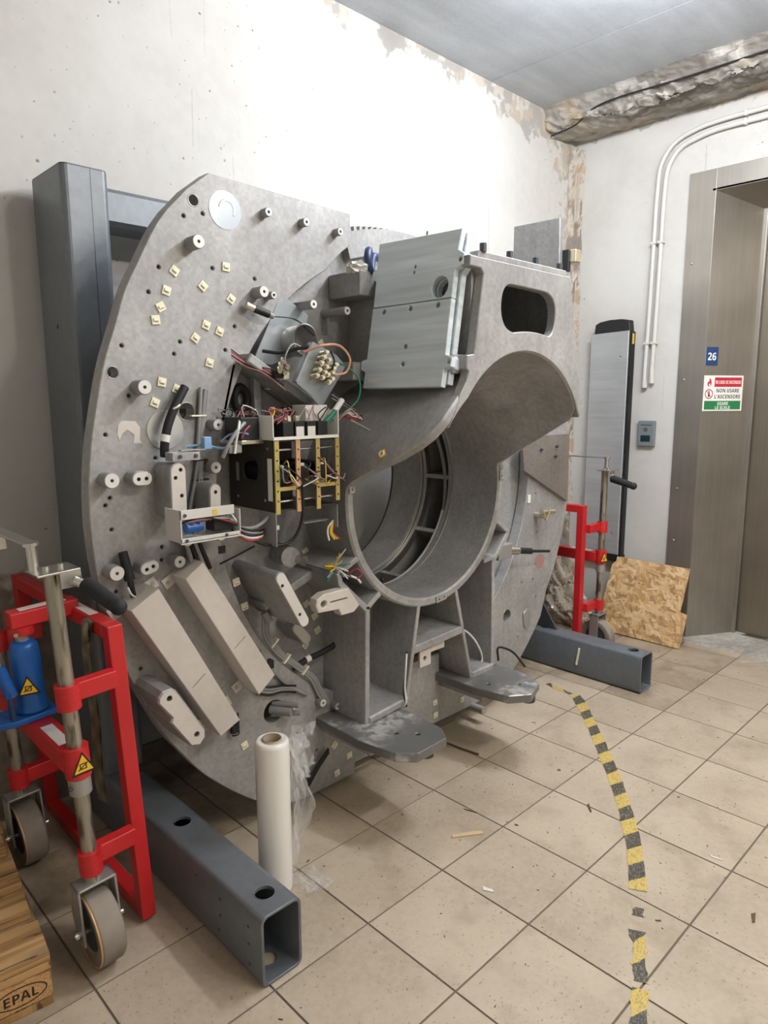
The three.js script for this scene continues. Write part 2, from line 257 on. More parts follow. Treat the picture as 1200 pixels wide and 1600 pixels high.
{
  const variants = []; for (let k = 0; k < 16; k++) variants.push(wuv(B(T - 0.0055, 0.02, T - 0.0055, 0.0012), 0.5, rnd(), rnd()));
  for (let i = -7; i < 10; i++) for (let j = -4; j < 6; j++) {
    const x = (i + 0.5) * T, z = (j + 0.5) * T; if (x > 3.2) continue; if (i === 9 && x + T / 2 > WX + 0.02 && z < -0.6) { /* cut at the wall, hidden by it */ }
    const dirty = (z < -0.75 || (x > 2.0 && z < -0.1) || (x < -0.5 && z < -0.4)) && rnd() < 0.75;
    partAt(floor, 'tile', variants[Math.floor(rnd(16))], dirty ? mTileDirty : mTile, [x, -0.01 + rnd(-0.0004, 0.0004), z], [0, Math.floor(rnd(4)) * Math.PI / 2, 0]);
  }
  part(floor, 'tiled_area', mergeGeometries([box(XL, -7 * T - 0.003, -0.02, 0, WZ, ZF, 0), box(-7 * T, WX, -0.02, 0, 6 * T + 0.003, ZF, 0)]), mTile).userData.kind = 'stuff';
  const g = new THREE.PlaneGeometry(0.62, 1.7, 40, 80); g.rotateX(-Math.PI / 2); const p = g.attributes.position; for (let i = 0; i < p.count; i++) { const x = p.getX(i) + 3.36, z = p.getZ(i) + 0.42; const ed = smooth(3.06, 3.12, x); p.setXYZ(i, x - (x < 3.1 ? 0.07 * fbm(z * 6, 2, 256, 4) : 0), -0.003 + ed * (0.006 + 0.006 * fbm(x * 12, z * 12, 256, 4)), z); } g.computeVertexNormals();
  part(floor, 'threshold', wuv(g), std({ map: tex(512, 512, (u, v) => { const n = fbm(u * 8, v * 8, 8, 5), f = fbm(u * 50, v * 50, 50, 3); const c = 168 + (n - 0.5) * 50 + (f - 0.5) * 40; return [c, c * 0.96, c * 0.9]; }), roughness: 0.95, bumpMap: plasterBump, bumpScale: 0.004 }), 'rough pale concrete in front of the lift');
}
//@@LIFT
// ---------------------------------------------------------------- lift portal
const steelMap = tex(512, 512, (u, v) => { const s = fbm(u * 120, v * 3, 120, 4, 3), n = fbm(u * 4, v * 4, 4, 4); const c = 170 + (s - 0.5) * 12 + (n - 0.5) * 26; return [c, c * 0.965, c * 0.905]; });
M.stainless = std({ map: steelMap, metalness: 0.8, roughness: 0.36 });
M.stainlessDoor = std({ map: steelMap, color: 0xd8d2c8, metalness: 0.8, roughness: 0.42 });
{
  const d = new THREE.Group(); d.name = 'door_1'; d.userData = { kind: 'structure' }; scene.add(d); bases.set(d, V(0, 0, 0));
  const fx0 = WX - 0.012, zr = -0.36, zd = -0.19, xd = 3.41, zr2 = 1.32, zd2 = 1.15, yt = 2.69, ytd = 2.61;
  part(d, 'frame_jamb', box(fx0, WX + 0.01, 0, OY + 0.01, OZ0 - 0.017, zr, 0.002), M.stainless);
  part(d, 'frame_jamb', box(fx0, WX + 0.01, 0, OY + 0.01, zr2, OZ1 + 0.017, 0.002), M.stainless);
  part(d, 'frame_head', box(fx0, WX + 0.01, yt, OY + 0.01, zr + 0.001, zr2 - 0.001, 0.002), M.stainless);
  const slab = (z0, z1, s) => { const a = Math.hypot(xd - fx0, z1 - z0); const nx = -(z1 - z0) / a * 0.012 * s, nz = (xd - fx0) / a * 0.012 * s; return extY([[fx0, z0], [xd, z1], [xd - nx, z1 - nz], [fx0 - nx, z0 - nz]], 0, yt + 0.05, 0.001); };
  part(d, 'reveal', slab(zr, zd, 1), M.stainless); part(d, 'reveal', slab(zr2, zd2, -1), M.stainless);
  part(d, 'reveal_head', ext([[fx0, yt], [xd, ytd], [xd, ytd + 0.012], [fx0, yt + 0.012]], zr - 0.02, zr2 + 0.02, 0.001), M.stainless);
  part(d, 'door_trim', box(xd - 0.004, xd + 0.02, 0, ytd + 0.03, zd - 0.02, zd + 0.022, 0.003), M.stainless);
  part(d, 'door_trim', box(xd - 0.004, xd + 0.02, 0, ytd + 0.03, zd2 - 0.022, zd2 + 0.02, 0.003), M.stainless);
  part(d, 'door_trim', box(xd - 0.004, xd + 0.02, ytd - 0.03, ytd + 0.03, zd + 0.023, zd2 - 0.023, 0.003), M.stainless);
  part(d, 'door_leaf', box(xd + 0.035, xd + 0.07, 0.008, ytd, zd - 0.03, 0.478, 0.002), M.stainlessDoor);
  part(d, 'door_leaf', box(xd + 0.035, xd + 0.07, 0.008, ytd, 0.482, zd2 + 0.03, 0.002), M.stainlessDoor);
  part(d, 'sill', box(xd - 0.01, xd + 0.1, -0.02, 0.006, zd - 0.03, zd2 + 0.03, 0.002), M.stainlessDoor);
  for (const y of [0.62, 0.95, 1.62, 2.3]) partAt(d, 'screw', lathe([[0, 0.004], [0.005, 0.003], [0.008, 0], [0, 0]], 10), M.chrome, [fx0, y, -0.475], [0, 0, Math.PI / 2]);
  struct('wall_shaft', mergeGeometries([new THREE.BoxGeometry(0.1, Y1, 2.6).translate(xd + 0.2, Y1 / 2, 0.48), new THREE.BoxGeometry(0.4, Y1, 0.1).translate(xd - 0.02, Y1 / 2, OZ0 - 0.08), new THREE.BoxGeometry(0.4, Y1, 0.1).translate(xd - 0.02, Y1 / 2, OZ1 + 0.08)].map((g) => wuv(g))), mPlain);
}
// signs stuck on the splayed reveal
{
  const ang = Math.atan2(0.17, 0.30);   // the reveal runs back and to the right
  const ux = Math.cos(ang), uz = Math.sin(ang);
  function sign(name, label, category, s, y, w, h, draw, cw, ch) {
    const t = thing(name, label, category, [3.108 + ux * s - uz * 0.0035, y, -0.36 + uz * s + ux * 0.0035]);
    t.rotation.y = Math.PI + (Math.PI - ang) ;
    const face = canvasTex(cw, ch, draw);
    const back = mesh(B(w, h, 0.002, 0.0005), M.white, 'plate'); t.add(back);
    const f = mesh(new THREE.PlaneGeometry(w * 0.995, h * 0.995), std({ map: face, roughness: 0.45 }), 'print'); f.position.z = 0.0013; t.add(f);
  }
  sign('number_sign', 'small dark blue square sign reading 26 on the lift frame', 'sign', 0.047, 1.756, 0.086, 0.108, (c, w, h) => {
    c.fillStyle = '#22406f'; c.fillRect(0, 0, w, h); c.fillStyle = '#f2f2ee'; c.font = 'bold 150px sans-serif'; c.textAlign = 'center'; c.save(); c.translate(w / 2, h * 0.72); c.scale(0.92, 1); c.fillText('26', 0, 0); c.restore(); }, 210, 264);
  sign('fire_notice', 'white red and green fire notice below the number sign', 'sign', 0.144, 1.537, 0.282, 0.212, (c, w, h) => {
    c.fillStyle = '#efeee6'; c.fillRect(0, 0, w, h); c.fillStyle = '#c02a3c'; c.fillRect(150, 22, 390, 112); c.fillStyle = '#2b7d4b'; c.fillRect(20, 300, 520, 104);
    const tx = (s, x, y, f, col, k = 1) => { c.fillStyle = col; c.font = f; c.textAlign = 'center'; c.save(); c.translate(x, y); c.scale(k, 1); c.fillText(s, 0, 0); c.restore(); };
    tx('IN CASO DI INCENDIO', 345, 98, 'bold 56px sans-serif', '#f6ece6', 0.62); tx('NON USARE', 345, 200, 'bold 62px sans-serif', '#1c1c1c', 0.95); tx("L'ASCENSORE", 345, 272, 'bold 62px sans-serif', '#1c1c1c', 0.95);
    tx('USARE', 285, 350, 'bold 52px sans-serif', '#f4f4ee'); tx('LE SCALE', 285, 398, 'bold 52px sans-serif', '#f4f4ee');
    c.fillStyle = '#c02a3c'; c.beginPath(); c.moveTo(78, 24); c.bezierCurveTo(120, 70, 110, 130, 78, 132); c.bezierCurveTo(40, 130, 44, 84, 62, 70); c.bezierCurveTo(66, 88, 76, 60, 78, 24); c.fill(); c.fillStyle = '#efeee6'; c.beginPath(); c.ellipse(80, 112, 10, 20, 0, 0, 7); c.fill();
    c.strokeStyle = '#c02a3c'; c.lineWidth = 11; c.beginPath(); c.arc(78, 218, 52, 0, 7); c.stroke(); c.fillStyle = '#2a2a2a'; c.beginPath(); c.arc(78, 192, 10, 0, 7); c.fill(); c.fillRect(66, 204, 24, 48); c.lineWidth = 8; c.beginPath(); c.moveTo(44, 184); c.lineTo(112, 252); c.stroke(); }, 560, 420);
}
// ---------------------------------------------------------------- things on the right wall
{
  const t = thing('wall_duct_cover', 'tall brushed aluminium cover with black end caps on the right wall', 'wall cover', [WX, 0.42, -0.94]);
  const alu = std({ map: tex(256, 256, (u, v) => { const c = 186 + (fbm(u * 4, v * 60, 4, 4, 60) - 0.5) * 22 + (fbm(u * 5, v * 5, 5, 3) - 0.5) * 24; return [c * 0.985, c * 0.995, c]; }), metalness: 0.5, roughness: 0.4 });
  part(t, 'cover', extX([[-1.085, 0.475], [-0.82, 0.475], [-0.82, 1.935], [-1.085, 1.925]], 3.055, 3.075, 0.004), alu);
  part(t, 'housing', box(3.07, WX, 0.46, 1.93, -1.075, -0.806, 0.004), M.black, 'black back housing');
  part(t, 'end_cap', extX([[-1.065, 1.925], [-1.06, 1.985], [-1.03, 2.0], [-0.96, 2.01], [-0.88, 2.01], [-0.825, 2.0], [-0.815, 1.93]], 3.06, WX, 0.006), M.black, 'black rounded top cap');
  part(t, 'end_cap', box(3.06, WX, 0.425, 0.474, -1.075, -0.80, 0.004), M.black, 'black bottom cap');
  part(t, 'edge_strip', box(3.058, 3.1, 0.48, 1.925, -0.815, -0.798, 0.003), M.black);
  part(t, 'warning_tag', box(3.06, 3.085, 1.85, 1.915, -0.799, -0.7965, 0.0005), M.wireYellow, 'small yellow tag');
  for (const y of [0.62, 1.78]) partAt(t, 'screw', lathe([[0, 0.004], [0.006, 0.003], [0.009, 0], [0, 0]], 12), M.chrome, [3.055, y, -0.87], [0, 0, Math.PI / 2]);
}
for (const [k, r] of [[0, 'outer'], [1, 'inner']]) {
  const o = k * 0.045; const t = thing('conduit_pipe', k ? 'inner white conduit pipe bending over the lift portal, nearer the lift' : 'outer white conduit pipe bending over the lift portal, nearer the room corner', 'pipe', [3.098, 1.6, -0.72 + o], 'conduit pipes by the lift');
  const x = 3.098; part(t, 'pipe', cable([[x, 1.6 + o * 0.6, -0.72 + o], [x, 1.66, -0.722 + o], [x, 2.0, -0.715 + o], [x, 2.4, -0.71 + o], [x, 2.75, -0.705 + o], [x, 2.9 - o * 0.5, -0.69 + o], [x, 3.0 - o * 0.8, -0.62 + o * 0.8], [x, 3.045 - o, -0.5 + o * 0.5], [x, 3.06 - o, -0.38], [x, 3.062 - o, -0.1], [x, 3.066 - o, 0.5], [x, 3.07 - o, 1.6]], 0.013, 90, 12), M.whitePaint);
  part(t, 'end_cap', bar([x, 1.575 + o * 0.6, -0.72 + o], [x, 1.615 + o * 0.6, -0.72 + o], 0.016), M.whitePaint);
  for (const [y, z] of [[2.45, -0.709 + o], [1.85, -0.718 + o]]) part(t, 'clip', box(x - 0.016, WX - 0.001, y - 0.008, y + 0.008, z - 0.018, z + 0.018, 0.003), M.whitePaint);
  part(t, 'clip', box(x - 0.016, WX - 0.001, 3.045 - o, 3.08 - o, -0.23, -0.215, 0.003), M.whitePaint);
}
{
  const t = thing('call_box', 'small grey call box with a dark display on the right wall', 'call box', [WX, 1.2, -0.69]);
  part(t, 'body', box(3.09, WX, 1.205, 1.368, -0.745, -0.635, 0.006), std({ color: 0x7d8488, roughness: 0.45, metalness: 0.2 }));
  part(t, 'button', bar([3.084, 1.315, -0.69], [3.091, 1.315, -0.69], 0.013), M.chrome);
  part(t, 'display', box(3.087, 3.091, 1.235, 1.275, -0.722, -0.66, 0.001), std({ color: 0x1d2f36, roughness: 0.2 }), 'dark display window');
  part(t, 'print_line', box(3.0888, 3.0905, 1.338, 1.342, -0.725, -0.655, 0), M.black);
}
{
  const t = thing('osb_board', 'notched offcut of OSB board leaning on the wall by the lift', 'board', [2.86, 0, -0.5]);
  const osb = std({ map: canvasTex(1024, 1024, (c, w, h) => { c.fillStyle = '#c09c6a'; c.fillRect(0, 0, w, h); const cs = ['#cba876', '#b48c58', '#d6b688', '#c09a66', '#a27c50', '#cfae7e', '#dcc096', '#94704a']; for (let i = 0; i < 2600; i++) { c.save(); c.translate(rnd(w), rnd(h)); c.rotate(rnd() < 0.7 ? rnd(-0.9, 0.9) + 0.6 : rnd(6.3)); c.fillStyle = cs[Math.floor(rnd(cs.length))]; c.globalAlpha = rnd(0.5, 0.95); const L = rnd(40, 170), k = rnd(10, 44); c.beginPath(); c.moveTo(0, 0); c.lineTo(L, rnd(-4, 4)); c.lineTo(L + rnd(-14, 8), k); c.lineTo(rnd(-8, 8), k); c.fill(); if (rnd() < 0.3) { c.strokeStyle = 'rgba(70,45,20,.55)'; c.lineWidth = 1.5; c.stroke(); } c.restore(); } }), roughness: 0.75 });
  osb.map.wrapS = osb.map.wrapT = THREE.RepeatWrapping;
  const g = ext([[0.0, 0], [0.545, 0], [0.545, 0.215], [0.5, 0.222], [0.498, 0.50], [0.02, 0.502], [0.022, 0.47], [0.0, 0.44]], 0, 0.012, 0.001);
  wuv(g, 1.6); g.rotateY(-Math.PI / 2 + 0.03); g.rotateZ(-0.43); g.translate(2.862, 0.006, -0.845);
  part(t, 'board', g, osb);
}
// ---------------------------------------------------------------- lamps (above the frame)
LAMPS.forEach((L, k) => {
  const a = V(...L.at), b = V(...L.to), mid = a.clone().add(b).multiplyScalar(0.5), dir = b.clone().sub(a).normalize();
  const t = thing('tube_lamp', k ? 'bare tube ceiling lamp over the open floor' : 'bare tube ceiling lamp nearest the lift wall', 'lamp', [mid.x, mid.y, mid.z]);
  const e = (p, s) => [p.x + dir.x * s, p.y, p.z + dir.z * s];
  part(t, 'body', beam([a.x, 3.2, a.z], [b.x, 3.2, b.z], 0.05, 0.05, 0.006), M.white);
  for (const p of [a, b]) part(t, 'hanger', bar([p.x, 3.21, p.z], [p.x, CEIL, p.z], 0.006), M.white);
  for (const [p, s] of [[a, 0.005], [b, -0.005]]) part(t, 'holder', box(p.x - 0.02, p.x + 0.02, 3.11, 3.18, p.z - 0.02, p.z + 0.02, 0.003), M.white);
  part(t, 'tube', bar(e(a, 0.02), e(b, -0.02), 0.013), std({ color: 0xffffff, emissive: L.colour, emissiveIntensity: 3 }));
  for (const f of [0.17, 0.5, 0.83]) { const p = a.clone().lerp(b, f); const l = new THREE.PointLight(L.colour, L.power); l.name = 'tube_light'; l.position.set(p.x - mid.x, 3.1 - mid.y, p.z - mid.z); l.castShadow = true; l.shadow.radius = 4; l.shadow.mapSize.set(1024, 1024); t.add(l); }
});
// ---------------------------------------------------------------- steel transport frame
{
  const t = thing('transport_frame', 'blue grey steel transport frame of box section with long feet under the scanner', 'frame', [0.93, 0, -0.9]);
  const rrect = (x0, x1, y0, y1, c) => { const q = []; for (const [cx, cy, k] of [[x1 - c, y1 - c, 0], [x0 + c, y1 - c, 1], [x0 + c, y0 + c, 2], [x1 - c, y0 + c, 3]]) for (let i = 0; i <= 5; i++) { const t = (k + i / 5) * Math.PI / 2; q.push([cx + c * Math.cos(t), cy + c * Math.sin(t)]); } return q; };
  const tubeZ = (x0, x1, y0, y1, z0, z1, w, c) => toCreasedNormals(ext(rrect(x0, x1, y0, y1, c), z0, z1, 0.0015, [rrect(x0 + w, x1 - w, y0 + w, y1 - w, c - w * 0.8)]), 0.6);
  const disc = (x, y, z, r) => new THREE.CylinderGeometry(r, r, 0.0016, 24).translate(x, y, z);
  for (const [x0, z1, k] of [[-0.352, -0.02, 0], [2.075, -0.17, 1]]) {
    const cut = [z1 - 0.075, z1 - (k ? 0.61 : 0.52)].map((z) => new THREE.CylinderGeometry(0.027, 0.027, 0.4, 28).translate(x0 + 0.064, 0.1, z));
    if (!k) for (const [z, y] of [[-0.06, 0.15], [-0.06, 0.1], [-0.06, 0.04], [-0.2, 0.15], [-0.2, 0.1], [-0.21, 0.05], [-0.33, 0.155]]) cut.push(new THREE.CylinderGeometry(0.005, 0.005, 0.03, 10).rotateZ(Math.PI / 2).translate(x0, y, z1 + z));
    const f = part(t, 'foot', drill(tubeZ(x0, x0 + 0.128, 0, 0.205, -1.24, z1, 0.009, 0.022), cut), M.steelBlue, k ? 'long box section foot by the OSB board' : 'long box section foot beside the film roll');
    for (const z of [z1 - 0.075, z1 - (k ? 0.61 : 0.52)]) part(f, 'hole_rim', new THREE.TorusGeometry(0.0278, 0.0014, 6, 24).rotateX(Math.PI / 2).translate(x0 + 0.064, 0.2052, z), M.steelBlue);
    if (k) part(f, 'splinter', beam([x0 - 0.003, 0.16, -0.52], [x0 - 0.003, 0.06, -0.535], 0.006, 0.012, 0.002), M.cream, 'pale wood splinter stuck to the side');
    const c = 0.02, X0 = x0, X1 = x0 + 0.147, w = 0.008;   // upright, rounded box section
    const ring = (a, b, z0, z1b, cc) => { const q = []; for (const [cx, cz, s] of [[b - cc, z1b - cc, 0], [a + cc, z1b - cc, 1], [a + cc, z0 + cc, 2], [b - cc, z0 + cc, 3]]) for (let i = 0; i <= 4; i++) { const th = (s + i / 4) * Math.PI / 2; q.push([cx + cc * Math.cos(th), cz + cc * Math.sin(th)]); } return q; };
    const u = part(t, 'upright', drill(extY(ring(X0, X1, -1.238, -0.968, c), 0.2055, 2.222, 0.001, [ring(X0 + w, X1 - w, -1.23, -0.976, c * 0.6)]), [new THREE.CylinderGeometry(0.008, 0.008, 0.03, 12).rotateZ(Math.PI / 2).translate(X0, 1.745, -1.09)]), M.steelBlue, 'tall box section upright');
    part(u, 'end_plate', extY(ring(X0 + 0.001, X1 - 0.001, -1.237, -0.969, c), 2.2215, 2.226, 0.001), M.steelDark);
    part(u, 'seam', box(X0 + 0.088, X0 + 0.0895, 0.3, 2.22, -0.9685, -0.9672, 0), M.steelDark);
  }
  for (const [y0, y1, n] of [[2.085, 2.205, 'upper rail'], [0.21, 0.4, 'lower rail']]) {
    const r = part(t, 'cross_rail', extX([[-1.2, y0], [-1.075, y0], [-1.06, y0 + 0.015], [-1.06, y1 - 0.015], [-1.075, y1], [-1.2, y1]], -0.19, 2.07, 0.001), M.steelBlue, n + ' of box section');
    for (let i = 0; i < 14; i++) part(r, 'weld_bead', new THREE.SphereGeometry(0.012, 8, 6).scale(0.8, 0.6, 1).translate(-0.197 + rnd(-0.003, 0.003), y0 + (y1 - y0) * (i / 13), -1.063 + rnd(-0.003, 0.003)), M.weld);
  }
  part(t, 'gusset', extX([[-0.97, 0.206], [-0.70, 0.206], [-0.97, 0.6]], 2.13, 2.142, 0.001), M.steelDark, 'triangular gusset plate');
}
// ---------------------------------------------------------------- scanner gantry
const GX = 0.785, GY = 1.18, PZ = -0.6, RZ = -0.66, BX = 0.75, BY = 1.155, LZ = -0.42;   // plate centre, bore centre, front of the bore lip
const gan = thing('scanner_gantry', 'stripped grey cast metal scanner gantry with a round bore standing in the steel frame', 'scanner gantry', [GX, 0.03, -0.7]);
const arc = (r, a0, a1, n, cx = GX, cy = GY) => Array.from({ length: n + 1 }, (_, i) => { const t = (a0 + (a1 - a0) * i / n) * Math.PI / 180; return [cx + r * Math.cos(t), cy + r * Math.sin(t)]; });
{
  const rimR = [[139, 1.314], [149, 1.294], [157, 1.276], [167, 1.267], [184, 1.268], [191, 1.268], [205, 1.28], [216, 1.296], [224, 1.306], [236, 1.311]];
  const rim = []; for (let d = 139; d <= 236; d += 2) { let k = 0; while (d > rimR[k + 1][0]) k++; const f = (d - rimR[k][0]) / (rimR[k + 1][0] - rimR[k][0]); rim.push(arc(rimR[k][1] + (rimR[k + 1][1] - rimR[k][1]) * smooth(0, 1, f), d, d, 1)[0]); }
  const outer = [[0.497, 2.048], [0.497, 2.151], [-0.066, 2.17], [-0.141, 2.111], ...rim, [0.2, 0.03], [0.49, 0.03], [0.492, 0.075], [1.3, 0.075], [1.45, 0.11], ...arc(1.29, 308, 322, 6), ...arc(1.255, 328, 356, 10), [1.97, 1.45], [1.86, 1.72], [1.7, 1.93], [1.5, 2.0], [1.24, 2.0], ...arc(0.868, 62, 118 - 360, 90), [0.415, 1.983], [0.455, 2.018]];
  const hole = (x, y, r, n = 20) => circlePts(x, y, r, n);
  const big = [hole(-0.118, 2.084, 0.017), hole(-0.391, 1.583, 0.017), hole(-0.172, 1.473, 0.027), hole(1.501, 0.456, 0.032), hole(0.11, 0.418, 0.042)];
  const pts = [[-0.152, 2.035], [-0.089, 2.052], [-0.238, 1.882], [-0.064, 1.9], [-0.273, 1.81], [0.087, 1.886], [-0.361, 1.657], [-0.204, 1.641], [-0.183, 1.677], [-0.03, 1.66], [0.007, 1.734], [-0.348, 1.52], [-0.423, 1.412], [-0.436, 1.215], [-0.422, 1.235], [-0.423, 1.144], [-0.275, 1.071], [-0.278, 1.032], [-0.28, 1.339], [-0.364, 0.712], [-0.422, 0.962], [0.21, 0.3], [0.3, 0.2], [0.36, 0.27], [1.62, 0.6], [1.72, 0.6], [1.75, 0.5], [1.72, 1.04], [1.74, 0.84], [1.6, 0.32]];
  part(gan, 'face_plate', ext(outer, PZ - 0.055, PZ, 0.0025, [...big, ...pts.map(([x, y]) => hole(x, y, 0.0058, 8))]), M.cast, 'big round face plate');
  for (const [x, y, r] of [[-0.118, 2.084, 0.017], [-0.391, 1.583, 0.017], [-0.172, 1.473, 0.027], [1.501, 0.456, 0.032]]) part(gan, 'hole_rim', new THREE.TorusGeometry(r, 0.002, 6, 24).translate(x, y, PZ - 0.001), M.machined);
  // recess floor with the open bore, toothed belt ring behind the plate
  part(gan, 'rotor_disc', ext(circlePts(GX, GY, 0.9, 97), RZ - 0.04, RZ, 0, [circlePts(BX, BY, 0.415, 73).reverse(), circlePts(0.61, 1.76, 0.06, 21).reverse()]), M.cast, 'recessed inner disc');
  const gear = []; const N = 210; for (let i = 0; i < N; i++) { const a = i / N * Math.PI * 2, s = Math.PI * 2 / N; for (const [f, r] of [[0, 0.960], [0.4, 0.960], [0.5, 0.982], [0.9, 0.982]]) gear.push([GX + r * Math.cos(a + f * s), GY + r * Math.sin(a + f * s)]); }
  part(gan, 'toothed_ring', ext(gear, RZ - 0.075, RZ - 0.035, 0, [circlePts(GX, GY, 0.88, 72)]), M.cast, 'toothed belt ring');
  part(gan, 'rim_plate', ext([...arc(0.96, 108, 70, 14), ...arc(0.868, 70, 108, 14)], RZ - 0.03, RZ + 0.035, 0.001), M.cast);
  // rear drum
  part(gan, 'rear_flange', ext(circlePts(BX, BY, 0.452, 73), -1.062, -1.0505, 0, [circlePts(BX, BY, 0.412, 73).reverse()]), M.steelDark);

  const rg = (name, r0, r1, z0, z1, m, label) => { const g = lathe([[r0, 0], [r0, z1 - z0], [r1, z1 - z0], [r1, 0], [r0, 0]], 90); const c = toCreasedNormals(g, 0.6); c.rotateX(Math.PI / 2); c.translate(BX, BY, z0); return part(gan, name, wuv(c), m, label); };
  const bpt = (r, a) => arc(r, a, a, 1, BX, BY)[0];
  rg('rear_bore', 0.412, 0.435, -1.05, -0.872, M.cast, 'rear bore ring');
  rg('bearing_ring', 0.416, 0.46, -0.871, -0.863, M.chrome, 'bright bearing ring');
  rg('bearing_ring', 0.424, 0.46, -0.86, -0.846, M.machined);
  rg('bearing_ring', 0.42, 0.45, -0.845, -0.838, M.chrome, 'bright bearing ring');
  rg('slot_liner', 0.6, 0.61, -0.86, -0.665, M.cast, 'outer wall of the slot between the bores');
  rg('slot_wall', 0.436, 0.6, -0.866, -0.858, M.cast);
  rg('tube_end_ring', 0.411, 0.44, -0.674, -0.6655, M.chrome, 'bright tube end ring');
  for (const a of [-72, -34, 0, 30, 58]) { const [x, y] = bpt(0.472, a); const g = B(0.09, 0.02, 0.165, 0.003); g.rotateZ(a * Math.PI / 180); part(gan, 'spoke', g.translate(x, y, -0.757), M.machined); }
  part(gan, 'slot_cable', cable(arc(0.432, -88, -20, 14, BX, BY).map(([x, y]) => [x, y, -0.72]), 0.011, 50), M.wireWhite, 'white conduit in the slot');
  part(gan, 'slot_cable', cable(arc(0.432, -20, 58, 14, BX, BY).map(([x, y], i) => [x, y, -0.72 - i * 0.004]), 0.009, 50), M.wireGrey);
}
// bore tube: its front edge rises towards the tube housing, where it widens into the arch
const zf = (d) => { const k = [[-180, LZ], [10, LZ], [12, -0.414], [15, -0.373], [22, -0.278], [28, -0.185], [34, -0.088], [39, -0.057], [46, -0.0515], [136, -0.0515], [142, -0.056], [148, -0.078], [152.6, -0.116], [158, -0.19], [164, -0.3], [170, -0.4], [173, LZ], [180, LZ]]; for (let i = 0; i + 1 < k.length; i++) if (d <= k[i + 1][0]) { const f = (d - k[i][0]) / (k[i + 1][0] - k[i][0]); return k[i][1] + (k[i + 1][1] - k[i][1]) * f; } return LZ; };
const rArch = (d) => { const t = d * Math.PI / 180, c = Math.cos(t), s = Math.sin(t), ox = BX - 0.8, oy = BY - 1.277, b = ox * c + oy * s; return Math.max(d > 90 ? 0.438 : 0.41, -b + Math.sqrt(b * b - (ox * ox + oy * oy - 0.386 ** 2))); };
const rBore = (d, z) => { const f = smooth(LZ - 0.05, -0.05, z); return 0.41 + (rArch(d) - 0.41) * f; };
{
  const n = 240, P = []; const sec = (d) => { const t = d * Math.PI / 180, z = zf(d), e = 0.007, w = 0.034, o = []; const push = (r, zz) => o.push([BX + r * Math.cos(t), BY + r * Math.sin(t), zz]); const K = 8;
    for (let k = 0; k <= K; k++) { const zz = -0.665 + (z - e + 0.665) * k / K; push(rBore(d, zz), zz); } push(rBore(d, z) + e, z); push(rBore(d, z) + w - e, z); for (let k = K; k >= 0; k--) { const zz = -0.665 + (z - e + 0.665) * k / K; push(rBore(d, zz) + w, zz); } return o; };
  for (let i = 0; i < n; i++) { const A = sec(-180 + i * 360 / n), Bq = sec(-180 + (i + 1) * 360 / n); for (let k = 0; k + 1 < A.length; k++) P.push(...A[k], ...A[k + 1], ...Bq[k], ...Bq[k], ...A[k + 1], ...Bq[k + 1]); }
  const g = new THREE.BufferGeometry(); g.setAttribute('position', new THREE.BufferAttribute(new Float32Array(P), 3)); g.setAttribute('uv', new THREE.BufferAttribute(new Float32Array(P.length / 3 * 2), 2));
  const c = toCreasedNormals(g, 0.5); part(gan, 'bore_tube', wuv(c), M.cast, 'smooth bore tube with a raised upper hood');
  for (const [a, b] of [[-84, 0], [171, 1], [6, 2]]) { const [x, y] = arc(0.428, a, a, 1, BX, BY)[0]; const g = ext([[-0.012, -0.03], [0.012, -0.03], [0.012, 0.03], [-0.012, 0.03]], -0.0005, 0.006, 0.001, [circlePts(0, 0.015, 0.005, 10).reverse(), circlePts(0, -0.015, 0.005, 10).reverse()]); if (!b) g.rotateZ(Math.PI / 2 + 0.1); part(gan, 'lip_plate', wuv(g.translate(x, y, LZ)), M.machined, 'small plate with two holes'); }
  // webs below the bore
  const web = (p, q, t, z1 = LZ - 0.001) => part(gan, 'web', plate2(p, q, t, -0.665, z1, 0.003), M.castRough);
  web([0.402, 0.78], [0.395, 0.33], 0.022); web([0.672, 0.725], [0.60, 0.33], 0.018); web([0.89, 0.75], [1.005, 0.33], 0.018); web([1.14, 0.83], [1.15, 0.33], 0.02);
  web([0.645, 0.55], [0.945, 0.565], 0.032); web([0.375, 0.97], [0.268, 0.92], 0.02); web([0.269, 0.925], [0.279, 0.88], 0.02); web([0.277, 0.886], [0.399, 0.768], 0.022); web([0.397, 0.77], [0.465, 0.815], 0.02);
  web([1.165, 0.99], [1.252, 0.93], 0.02); web([1.25, 0.94], [1.142, 0.82], 0.02); web([1.075, 0.83], [1.15, 0.838], 0.018);
  part(gan, 'web', plate2([0.279, 0.9], [0.06, 0.82], 0.03, -0.665, -0.56, 0.004), M.castRough);
  part(gan, 'web', plate2([0.4, 0.345], [0.61, 0.36], 0.03, -0.665, LZ + 0.005, 0.006), M.cast);
  part(gan, 'web', plate2([1.0, 0.345], [1.155, 0.345], 0.03, -0.665, LZ + 0.005, 0.006), M.cast);
  // foot pads
  const pl = part(gan, 'foot_pad', extY([[0.30, -0.64], [0.29, -0.36], [0.318, -0.2], [0.37, -0.146], [0.52, -0.15], [0.565, -0.21], [0.578, -0.38], [0.578, -0.64]], 0.3, 0.335, 0.003, [circlePts(0.47, -0.24, 0.009, 14), circlePts(0.42, -0.3, 0.009, 14)]), M.padTop, 'scuffed octagonal foot pad');
  const pr = part(gan, 'foot_pad', extY([[0.935, -0.64], [0.93, -0.36], [0.962, -0.2], [1.04, -0.146], [1.165, -0.19], [1.205, -0.3], [1.2, -0.45], [1.12, -0.64]], 0.3, 0.335, 0.003, [circlePts(1.09, -0.24, 0.009, 14), circlePts(1.0, -0.33, 0.009, 14)]), M.padTop, 'scuffed octagonal foot pad');
